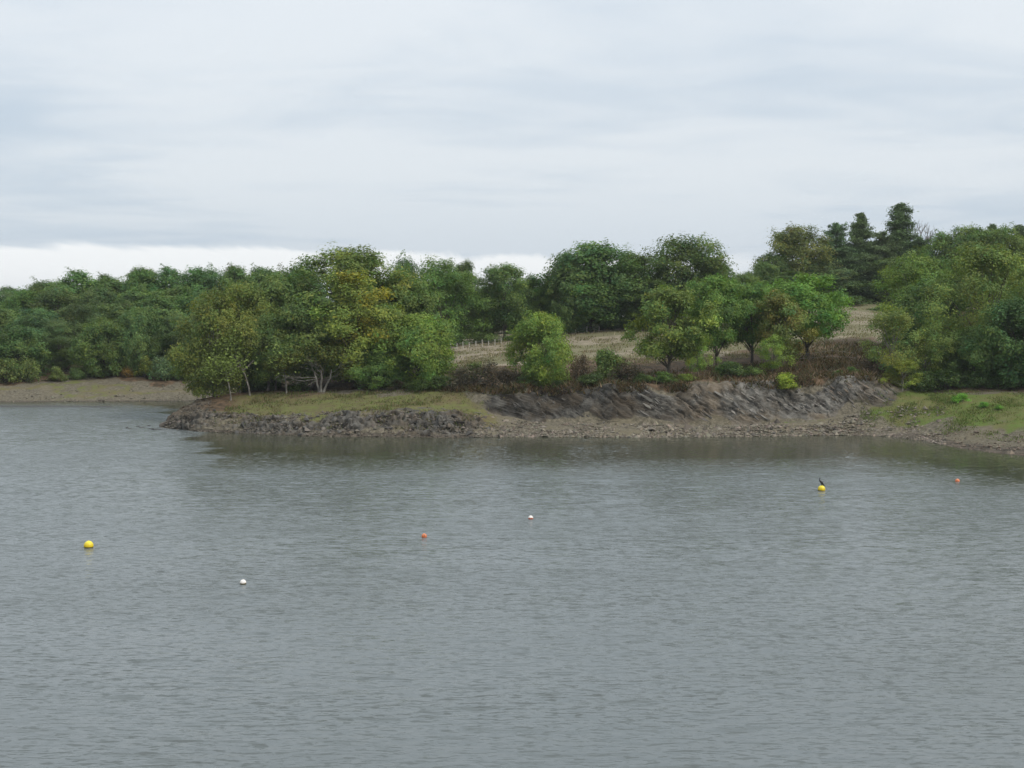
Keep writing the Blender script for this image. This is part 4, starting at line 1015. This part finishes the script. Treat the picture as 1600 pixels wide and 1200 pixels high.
# --- bushes along the cliff top and meadow edge
BU = 'bushes along the cliff top'
for k, a in enumerate([('twiggy', 722, 153.5, 566, 34, (1.0, 1.0, 1.0), 'brown twiggy bush right of the bright grove tree'), ('twiggy', 762, 152.5, 560, 36, (0.9, 0.9, 0.95), 'tangled brown bush left of the lone round tree'),
    ('bush', 738, 156, 562, 30, (0.85, 0.75, 0.75), 'dull green bush behind the brown twiggy bush'), ('twiggy', 795, 151.5, 572, 30, (0.75, 0.75, 0.75), 'dark brown bush at the foot of the lone round tree'),
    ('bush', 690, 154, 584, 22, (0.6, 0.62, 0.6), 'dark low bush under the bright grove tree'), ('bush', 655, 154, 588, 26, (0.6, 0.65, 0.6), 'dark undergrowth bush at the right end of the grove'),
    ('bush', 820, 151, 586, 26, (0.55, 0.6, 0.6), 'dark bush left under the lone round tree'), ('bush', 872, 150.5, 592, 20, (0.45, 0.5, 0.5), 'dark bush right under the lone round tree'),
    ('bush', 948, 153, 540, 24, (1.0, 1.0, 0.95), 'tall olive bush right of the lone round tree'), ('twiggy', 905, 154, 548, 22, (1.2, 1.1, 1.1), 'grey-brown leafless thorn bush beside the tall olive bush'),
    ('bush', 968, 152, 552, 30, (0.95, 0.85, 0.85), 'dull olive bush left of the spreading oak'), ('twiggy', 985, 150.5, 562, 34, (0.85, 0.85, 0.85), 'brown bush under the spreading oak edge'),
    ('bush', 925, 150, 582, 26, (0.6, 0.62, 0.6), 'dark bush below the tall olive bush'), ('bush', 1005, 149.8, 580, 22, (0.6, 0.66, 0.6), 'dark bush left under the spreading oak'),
    ('bush', 1040, 149.5, 578, 24, (0.75, 0.85, 0.7), 'leafy green bush directly under the spreading oak'), ('bush', 1072, 149.6, 582, 20, (1.3, 1.2, 0.8), 'yellow-green bush at the cliff edge below the oak'),
    ('bush', 1140, 152, 562, 24, (0.7, 0.78, 0.75), 'dark bush between the cliff-top trunks'), ('bush', 1175, 152.5, 568, 22, (0.85, 0.9, 0.8), 'green bush under the middle of the cliff-top row'),
    ('bush', 1226, 148.7, 580, 26, (2.0, 1.75, 0.75), 'bright yellow-green bush hanging over the bare rock'), ('bush', 1331, 150.8, 571, 11, (0.7, 0.85, 0.75), 'little dark green bush on the bracken slope'),
    ('bush', 1312, 150.6, 580, 9, (0.75, 0.85, 0.75), 'tiny bush beside the little dark bush'), ('twiggy', 1358, 153, 556, 32, (0.8, 0.75, 0.75), 'brown bush above the cove end of the cliff'),
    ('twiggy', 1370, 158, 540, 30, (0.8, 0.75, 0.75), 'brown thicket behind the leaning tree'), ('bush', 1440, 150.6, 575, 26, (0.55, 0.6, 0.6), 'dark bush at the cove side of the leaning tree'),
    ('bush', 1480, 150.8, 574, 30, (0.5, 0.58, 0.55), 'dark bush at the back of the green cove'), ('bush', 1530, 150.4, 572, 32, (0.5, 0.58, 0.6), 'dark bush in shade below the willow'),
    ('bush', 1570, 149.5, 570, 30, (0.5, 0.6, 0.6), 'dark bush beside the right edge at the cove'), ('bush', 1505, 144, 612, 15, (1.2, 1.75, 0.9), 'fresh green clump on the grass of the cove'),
    ('bush', 1540, 141, 633, 9, (1.1, 1.6, 0.9), 'small green tuft in front of the fresh green clump'), ('bush', 1563, 139.5, 638, 8, (1.1, 1.5, 0.9), 'tiny green tuft beside the small green tuft'),
    ('bush', 1250, 175, 528, 14, (0.9, 0.8, 0.8), 'dull bush on the meadow behind the cliff-top row'), ('bush', 1380, 226, 478, 26, (0.7, 0.8, 0.75), 'dark hedge bush at the top of the meadow'),
    ('bush', 1325, 235, 460, 30, (0.65, 0.72, 0.72), 'dark hedge bush below the pines'), ('bush', 1285, 232, 466, 30, (0.75, 0.82, 0.72), 'green hedge bush at the top of the meadow behind the vivid oak'),
    ('bush', 1364, 241, 452, 34, (0.7, 0.75, 0.72), 'dark hedge bush on the crest below the tallest pine'), ('bush', 938, 211, 488, 28, (0.65, 0.72, 0.68), 'dark scrub between the trunks of the tall dark oak'),
    ('bush', 1410, 240, 452, 34, (0.65, 0.72, 0.7), 'dark hedge bush on the crest right of the tallest pine'),
    ('bush', 760, 200, 515, 26, (0.8, 0.8, 0.85), 'grey-green scrub behind the fence posts'), ('bush', 810, 201, 510, 26, (0.7, 0.85, 0.8), 'green scrub behind the right-hand fence posts'),
    ('bush', 715, 197, 518, 24, (0.65, 0.75, 0.7), 'dark scrub behind the first fence posts'), ('bush', 905, 207, 498, 26, (0.65, 0.75, 0.7), 'dark scrub under the tall dark oak'),
    ('bush', 960, 208, 496, 28, (0.8, 0.9, 0.75), 'green scrub at the top edge of the meadow'), ('bush', 1000, 206, 490, 28, (0.75, 0.82, 0.75), 'dull scrub under the tall pair of oaks')]):
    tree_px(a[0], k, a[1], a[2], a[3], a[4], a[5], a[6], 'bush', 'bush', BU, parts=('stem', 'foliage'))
# brown undergrowth along the foot of the grove
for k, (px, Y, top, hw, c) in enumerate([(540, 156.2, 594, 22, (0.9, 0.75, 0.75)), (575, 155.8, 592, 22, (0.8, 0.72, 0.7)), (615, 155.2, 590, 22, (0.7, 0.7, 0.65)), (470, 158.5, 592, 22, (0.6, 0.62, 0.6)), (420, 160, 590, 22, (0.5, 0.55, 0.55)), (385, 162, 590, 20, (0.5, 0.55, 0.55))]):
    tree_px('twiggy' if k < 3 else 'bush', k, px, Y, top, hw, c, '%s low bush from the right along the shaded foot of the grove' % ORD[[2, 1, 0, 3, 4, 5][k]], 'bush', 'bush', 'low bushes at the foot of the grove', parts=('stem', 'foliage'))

# ------------------------------------------------------------------ grass
def blades(name, pts, h, w, seed, colr, bend=0.4):
    r = np.random.default_rng(seed); n = len(pts)
    a = r.uniform(0, 6.28, n); hh = h * np.exp(r.normal(0, 0.35, n)); ww = w * np.exp(r.normal(0, 0.3, n))
    t = np.stack([np.cos(a), np.sin(a), 0 * a], -1) * ww[:, None] * 0.5
    tip = pts + np.stack([r.normal(0, bend, n) * hh, r.normal(0, bend, n) * hh, hh], -1)
    V = np.stack([pts - t, pts + t, tip], 1).reshape(-1, 3)
    colr = np.asarray(colr); cc = colr[r.integers(0, len(colr), n)] * np.exp(r.normal(0, 0.25, n))[:, None]
    return mesh_np(name, V, np.arange(3 * n).reshape(n, 3), LEAF, False, colors=cc)
def scatter(n, px0, px1, s0, s1, seed, clump=0.5):
    r = np.random.default_rng(seed)
    px = r.uniform(px0, px1, n * 2); s = r.uniform(s0, s1, n * 2)
    i = s.astype(int); t = s - i
    dl = np.array([np.interp(px, PXF, l[0]) for l in LA]); zl = np.array([np.interp(px, PXF, l[1]) for l in LA]); k = np.arange(len(px))
    Y = dl[i, k] * (1 - t) + dl[i + 1, k] * t; Z = zl[i, k] * (1 - t) + zl[i + 1, k] * t; X = (px - 800) / F * Y
    keep = (fbm(X * 0.4, Y * 0.4, 0, 3, seed) + r.normal(0, 0.35, len(X)) > (clump - 0.5)) & (Z > 0.1)
    return np.stack([X, Y, Z - 0.03], -1)[keep][:n]
o = link('meadow_grass', blades('meadow_grass', scatter(40000, 660, 1620, 5.2, 7.05, 91, 0.55), 0.22, 0.12, 91, [(0.28, 0.235, 0.17), (0.25, 0.205, 0.14), (0.16, 0.155, 0.065), (0.27, 0.23, 0.17), (0.15, 0.15, 0.06)]))
tag(o, 'tall dry beige grass on the sloping meadow', 'grass', kind='stuff')
o = link('turf', blades('turf', np.concatenate([scatter(2600, 330, 760, 1.3, 2.4, 97, 0.6), scatter(9000, 350, 790, 2.2, 4.0, 92, 0.6), scatter(5000, 560, 690, 2.5, 3.9, 95, 0.7)]), 0.16, 0.09, 92, [(0.10, 0.11, 0.035), (0.14, 0.12, 0.05), (0.17, 0.13, 0.07), (0.09, 0.14, 0.03)]))
tag(o, 'short olive and brown turf on the peninsula slope', 'grass', kind='stuff')
o = link('cove_grass', blades('cove_grass', scatter(15000, 1345, 1650, 1.95, 3.95, 93, 0.5), 0.13, 0.09, 93, [(0.11, 0.165, 0.035), (0.13, 0.16, 0.045), (0.16, 0.15, 0.06), (0.10, 0.14, 0.035)]))
tag(o, 'fresh green grass on the flat cove shore', 'grass', kind='stuff')
o = link('bracken', blades('bracken', np.concatenate([scatter(13000, 690, 1420, 3.8, 4.9, 94, 0.45), scatter(4500, 1230, 1420, 4.0, 5.6, 96, 0.4)]), 0.42, 0.16, 94, [(0.13, 0.08, 0.045), (0.09, 0.06, 0.035), (0.10, 0.09, 0.04), (0.17, 0.12, 0.07), (0.055, 0.06, 0.025)], 0.8))
tag(o, 'brown bracken and dead grass along the cliff top', 'bracken', kind='stuff')

# ------------------------------------------------------------------ wire fence
def plain(name, c, rough=0.7, spec=0.3, var=0.25, scale=20):
    m, nt = new_mat(name); b = NB(nt); tcn = b.n('ShaderNodeTexCoord').outputs['Object']
    n1 = b.noise(scale, 4, 0.6, tcn); cc = b.mix(b.ramp(n1, 0.35, 0.7), tuple(v * (1 - var) for v in c), tuple(min(1, v * (1 + var * 0.5)) for v in c))
    p = b.principled(cc, rough, spec); b.out(p.outputs[0]); return m
POST = plain('weathered_wood', (0.52, 0.49, 0.43), 0.9, 0.1); WIRE = plain('wire', (0.22, 0.22, 0.21), 0.5, 0.5)
DARKPOST = plain('dark_wood', (0.10, 0.08, 0.06), 0.9, 0.1)
def fence(posts, label, mat, hs, w=0.15):
    P = [Vector((xat(px, Y), Y, ground_z(xat(px, Y), Y))) for px, Y in posts]
    root = bpy.data.objects.new('wire_fence', None); col.objects.link(root); root.location = P[0]; tag(root, label, 'fence')
    rp = random.Random(len(posts)); tops = []
    for k, p in enumerate(P):
        h = hs * rp.uniform(0.82, 1.12); bm = bmesh.new(); bmesh.ops.create_cone(bm, cap_ends=True, segments=8, radius1=w / 2, radius2=w / 2.3, depth=h + 0.4)
        bmesh.ops.translate(bm, verts=bm.verts, vec=(0, 0, (h - 0.4) / 2))
        me = bpy.data.meshes.new('post'); bm.to_mesh(me); bm.free(); me.materials.append(mat)
        o = link('post', me, root, p - P[0]); o.rotation_euler = (rp.gauss(0, 0.03), rp.gauss(0, 0.05), rp.uniform(0, 6)); tops.append(h)
    for f in (0.45, 0.85):
        tb = Tubes(4); tb.add([p - P[0] + Vector((0, -w * 0.6, h * f)) for p, h in zip(P, tops)], [0.012] * len(P)); link('wire', tb.build('wire', WIRE), root)
fence([(694 + 9.9 * k, 190 + 0.6 * k) for k in range(10)], 'wire fence on pale weathered posts crossing the meadow beside the grove', POST, 0.92, 0.11)
fence([(886, 204), (899, 204.3), (917, 204.8), (936, 205.2)], 'short run of pale fence posts under the tall dark oak', POST, 0.85, 0.13)
fence([(1230, 160), (1264, 160.5), (1301, 161), (1338, 162)], 'thin dark fence posts on the bracken slope right of the cliff-top row', DARKPOST, 1.5, 0.11)

# ------------------------------------------------------------------ driftwood and dark water streak
def log(name, px, py, L, r0, ang, label, mat=BARK_GREY, branches=3, lines=None):
    Y = float(depth_of(py, 0.6)); X = xat(px, Y); z = ground_z(X, Y)
    tb = Tubes(7); rp = random.Random(int(px)); d = Vector((math.cos(ang), math.sin(ang), 0))
    pts = [d * (u - 0.5) * L + Vector((0, 0, r0 * 0.6 + 0.12 * math.sin(4 * u + px))) for u in np.linspace(0, 1, 6)]
    tb.add(pts, [r0 * (1 - 0.6 * u) for u in np.linspace(0, 1, 6)])
    for k in range(branches):
        p = pts[rp.randrange(1, 5)]; tb.add([p, p + Vector((rp.uniform(-.6, .6), rp.uniform(-.4, .4), rp.uniform(0.15, 0.5))), p + Vector((rp.uniform(-1, 1), rp.uniform(-.6, .6), rp.uniform(0.3, 0.8)))], [r0 * .5, r0 * .35, r0 * .12])
    o = link(name, tb.build(name, mat)); o.location = (X, Y, z); tag(o, label, 'driftwood', 'driftwood on the banks')
log('driftwood_log', 153, 621, 1.5, 0.14, 0.1, 'dark log lying on the sand of the far bank', BARK, 4)
log('driftwood_branch', 108, 607, 5.0, 0.10, 0.35, 'long dark branch lying up the far sand slope', BARK, 6)
log('driftwood_branch', 1443, 655, 2.6, 0.11, 0.5, 'forked dead branch on the cove grass', BARK_GREY, 6)
log('driftwood_branch', 1340, 670, 1.4, 0.08, -0.2, 'short dark stick on the gravel before the cove', BARK, 3)
log('driftwood_branch', 945, 666, 1.6, 0.10, 0.1, 'dark root lying on the beach under the cliff', BARK, 4)
def streak_bar(name, pts, label):  # solid bar added to stand in for a dark ripple line on the water
    """low dark bar just breaking the surface"""
    V, Fc = [], []
    for i, (px, py, w) in enumerate(pts):
        Y = float(depth_of(py)); X = xat(px, Y); h = 0.10 + 0.03 * math.sin(i * 1.7)
        for k, (dy, z) in enumerate(((-w, -0.15), (-w * 0.35, h * 0.7), (w * 0.2, h), (w, -0.15))): V.append((X, Y + dy, z))
    for i in range(len(pts) - 1):
        for k in range(3): a = i * 4 + k; Fc.append((a, a + 4, a + 5, a + 1))
    STREAK = plain('dark_streak', (0.055, 0.05, 0.042), 0.5, 0.4, 0.3, 2.0)
    o = link(name, mesh_np(name, np.array(V), np.array(Fc), STREAK, True)); tag(o, label, kind='structure')
streak_bar('water_streak', [(-200, 636, 1.5), (-60, 635.5, 2.4), (0, 635, 2.6), (30, 635.2, 2.2), (60, 635.4, 2.0), (90, 635.6, 1.2), (120, 635.7, 1.4), (150, 636, 0.8), (172, 636.2, 0.2)], 'thin dark streak in the water before the far bank')
for k, (px, py, L) in enumerate([(205, 670, 0.9), (222, 668, 1.1), (234, 670, 1.2), (243, 671, 1.1), (214, 666, 0.6), (229, 665.5, 0.7), (196, 668.5, 0.5)]):
    Y = float(depth_of(py)); o = link('wet_rock', block_meshes[k], None, (xat(px, Y), Y, 0.0)); o.scale = (L, L * 0.8, 0.26); o.rotation_euler = (0, 0, k * 1.3); o.color = (0.45, 0.43, 0.40, 1)
    tag(o, '%s dark wet rock from the left awash off the peninsula tip' % ORD[[1, 3, 5, 6, 2, 4, 0][k]], 'rock', 'wet rocks off the tip')

# ------------------------------------------------------------------ buoys and bird
def plastic(name, c, faded, rough=0.42):
    m, nt = new_mat(name); b = NB(nt); tcn = b.n('ShaderNodeTexCoord').outputs['Object']
    s = b.n('ShaderNodeSeparateXYZ'); b.L.new(tcn, s.inputs[0])
    n1 = b.noise(9, 4, 0.6, tcn)
    f = b.ramp(b.math('ADD', s.outputs[2], b.math('MULTIPLY', b.math('SUBTRACT', n1, 0.5), 0.12)), 0.02, 0.30)
    cc = b.mix(f, c, faded); p = b.principled(cc, rough, 0.4); b.out(p.outputs[0]); return m
YEL = plastic('yellow_plastic', (0.72, 0.52, 0.015), (0.85, 0.74, 0.07)); WHT = plastic('white_plastic', (0.78, 0.72, 0.66), (0.84, 0.83, 0.80)); ORG = plastic('orange_plastic', (0.62, 0.16, 0.05), (0.80, 0.42, 0.24)); RED = plastic('red_plastic', (0.42, 0.10, 0.05), (0.45, 0.12, 0.06)); YLO = plastic('stained_yellow_plastic', (0.16, 0.12, 0.02), (0.40, 0.30, 0.03)); ALG = plastic('algae_stain', (0.12, 0.09, 0.03), (0.16, 0.12, 0.04), 0.8); STEEL = plain('galvanised_steel', (0.25, 0.24, 0.23), 0.45, 0.5)
def sphere_band(name, R, lat0, lat1, mat, nu=28, nv=12, push=1.0):
    V, Fc = [], []
    for j in range(nv + 1):
        la = math.radians(lat0 + (lat1 - lat0) * j / nv)
        for i in range(nu): lo = 2 * math.pi * i / nu; V.append((R * push * math.cos(la) * math.cos(lo), R * push * math.cos(la) * math.sin(lo), R * push * math.sin(la)))
    for j in range(nv):
        for i in range(nu): a = j * nu + i; c = j * nu + (i + 1) % nu; Fc.append((a, c, c + nu, a + nu))
    return mesh_np(name, np.array(V), np.array(Fc), mat, True)
def buoy(name, px, py, R, up, low, split, label, eye_side=None):
    """px, py: middle of its waterline"""
    Y = float(depth_of(py)); X = xat_water(px, Y); sink = 0.42 * R
    root = bpy.data.objects.new(name, None); col.objects.link(root); root.location = (X, Y, sink); tag(root, label, 'buoy', 'mooring buoys on the lake')
    root.rotation_euler = (0.06, -0.05, 0.3 * px)
    link('upper_float', sphere_band('upper_float', R, split, 90, up), root); link('lower_float', sphere_band('lower_float', R, -90, split, low), root)
    uf = [c for c in root.children if c.name.startswith('upper_float')][0]; lf = [c for c in root.children if c.name.startswith('lower_float')][0]
    link('seam', sphere_band('seam', R, split - 2, split + 2, up if up != WHT else low, 28, 2, 1.015), lf)
    tb = Tubes(6); tb.add([(math.cos(a) * R * 0.13, 0, R * 1.02 + math.sin(a) * R * 0.13) for a in np.linspace(-0.4, math.pi + 0.4, 9)], [R * 0.04] * 9)
    link('lifting_eye', tb.build('lifting_eye', STEEL), uf)
    tb = Tubes(10); tb.add([(0, 0, R * 0.95), (0, 0, R * 1.05)], [R * 0.22, R * 0.18]); link('collar', tb.build('collar', up), uf)
    if eye_side is not None:
        a = eye_side - 0.3 * px; c = Vector((math.cos(a), math.sin(a), 0.35)).normalized() * R
        tb = Tubes(6); n = c.normalized(); tb.add([c + Vector((0, 0, -0.45 * R)), c + n * 0.10 * R + Vector((0, 0, -0.2 * R)), c + n * 0.12 * R + Vector((0, 0, 0.15 * R)), c * 0.97 + Vector((0, 0, 0.38 * R))], [R * 0.07] * 4); link('rope_handle', tb.build('rope_handle', STEEL), uf)
    return root
buoy('mooring_buoy', 138.6, 855.5, 0.262, YEL, YLO, -12, 'large yellow ball buoy floating at the left, no bird on it')
yb = buoy('mooring_buoy', 1283.6, 766.5, 0.262, YEL, YLO, -12, 'large yellow ball buoy with a black bird standing on it')
buoy('marker_buoy', 379.8, 912.5, 0.156, WHT, ALG, 0, 'small white ball buoy lowest in the picture')
buoy('marker_buoy', 662.8, 839.5, 0.156, ORG, ORG, -15, 'small faded orange ball buoy with a dark handle', math.radians(-72))
buoy('marker_buoy', 829.2, 811.0, 0.156, WHT, RED, 4, 'small white ball buoy with a reddish lower half')
ob = buoy('marker_buoy', 1496.0, 752.0, 0.17, ORG, ORG, -15, 'smallest orange ball buoy low in the water near the cove'); ob.location.z = 0.02

def cormorant(px, py_water):
    Y = float(depth_of(py_water)); X = xat_water(px, Y); ztop = 0.42 * 0.262 + 0.262
    # joints: x to the right in the picture, z up; the bird faces left and away
    J = [((0.30, 0.02, -0.06), 0.010, 0.035), ((0.20, 0.01, 0.05), 0.030, 0.040), ((0.12, 0, 0.15), 0.075, 0.080), ((0.02, 0, 0.27), 0.095, 0.098), ((-0.08, -0.01, 0.38), 0.078, 0.078), ((-0.155, -0.02, 0.46), 0.048, 0.048),
         ((-0.185, -0.02, 0.53), 0.034, 0.034), ((-0.165, -0.02, 0.60), 0.030, 0.030), ((-0.140, -0.02, 0.655), 0.030, 0.030), ((-0.150, -0.025, 0.690), 0.036, 0.036), ((-0.190, -0.03, 0.712), 0.020, 0.022), ((-0.225, -0.035, 0.728), 0.011, 0.012), ((-0.255, -0.04, 0.728), 0.006, 0.007)]
    legs = [((0.055, -0.055, 0.14), 0.030), ((0.035, -0.065, 0.06), 0.016), ((0.03, -0.065, 0.012), 0.014), ((-0.05, -0.085, 0.008), 0.012)]
    legs2 = [((0.055, 0.055, 0.14), 0.030), ((0.035, 0.065, 0.06), 0.016), ((0.03, 0.065, 0.012), 0.014), ((-0.05, 0.085, 0.008), 0.012)]
    wing = [((-0.03, s * 0.085, 0.33), 0.030) for s in (-1, 1)]
    verts = [j[0] for j in J]; rad = [(j[1], j[2]) for j in J]; edges = [(i, i + 1) for i in range(len(J) - 1)]
    def chain(root_i, pts):
        prev = root_i
        for p, rr_ in pts: verts.append(p); rad.append((rr_, rr_)); edges.append((prev, len(verts) - 1)); prev = len(verts) - 1
    chain(2, legs); chain(2, legs2)
    for s in (-1, 1): chain(3, [((0.02, s * 0.085, 0.30), 0.035), ((0.10, s * 0.085, 0.19), 0.034), ((0.19, s * 0.045, 0.08), 0.016)])
    me = bpy.data.meshes.new('bird'); me.from_pydata(verts, edges, [])
    o = bpy.data.objects.new('bird', me); col.objects.link(o)
    md = o.modifiers.new('skin', 'SKIN'); md.use_smooth_shade = True
    for i, (a, b_) in enumerate(rad): me.skin_vertices[0].data[i].radius = (a * 1.22, b_ * 1.22)
    me.skin_vertices[0].data[3].use_root = True
    sb = o.modifiers.new('sub', 'SUBSURF'); sb.levels = 2; sb.render_levels = 2
    BLK = plain('black_feathers', (0.014, 0.014, 0.018), 0.5, 0.4, 0.3, 14)
    me.materials.append(BLK); o.location = (X, Y, ztop - 0.012); o.rotation_euler = (0, 0, 0.15); o.scale = (0.84, 0.84, 0.80)
    tag(o, 'black cormorant standing upright on a yellow buoy, head raised to the left', 'bird')
cormorant(1283.2, 766.5)

# ------------------------------------------------------------------ thin moist air between the dam and the far wood
def haze_box():
    bm = bmesh.new(); bmesh.ops.create_cube(bm, size=1.0)
    me = bpy.data.meshes.new('haze'); bm.to_mesh(me); bm.free()
    o = link('haze', me); o.scale = (6200, 6200, 46); o.location = (0, 1500, 18.9)
    m = bpy.data.materials.new('haze'); m.use_nodes = True; nt = m.node_tree; nt.nodes.clear()
    v = nt.nodes.new('ShaderNodeVolumePrincipled'); v.inputs['Color'].default_value = (0.90, 0.95, 1.0, 1); v.inputs['Density'].default_value = 0.00012
    out = nt.nodes.new('ShaderNodeOutputMaterial'); nt.links.new(v.outputs[0], out.inputs['Volume'])
    me.materials.append(m); tag(o, 'thin pale haze over the lake', kind='stuff')
haze_box()
cy.volume_bounces = 0
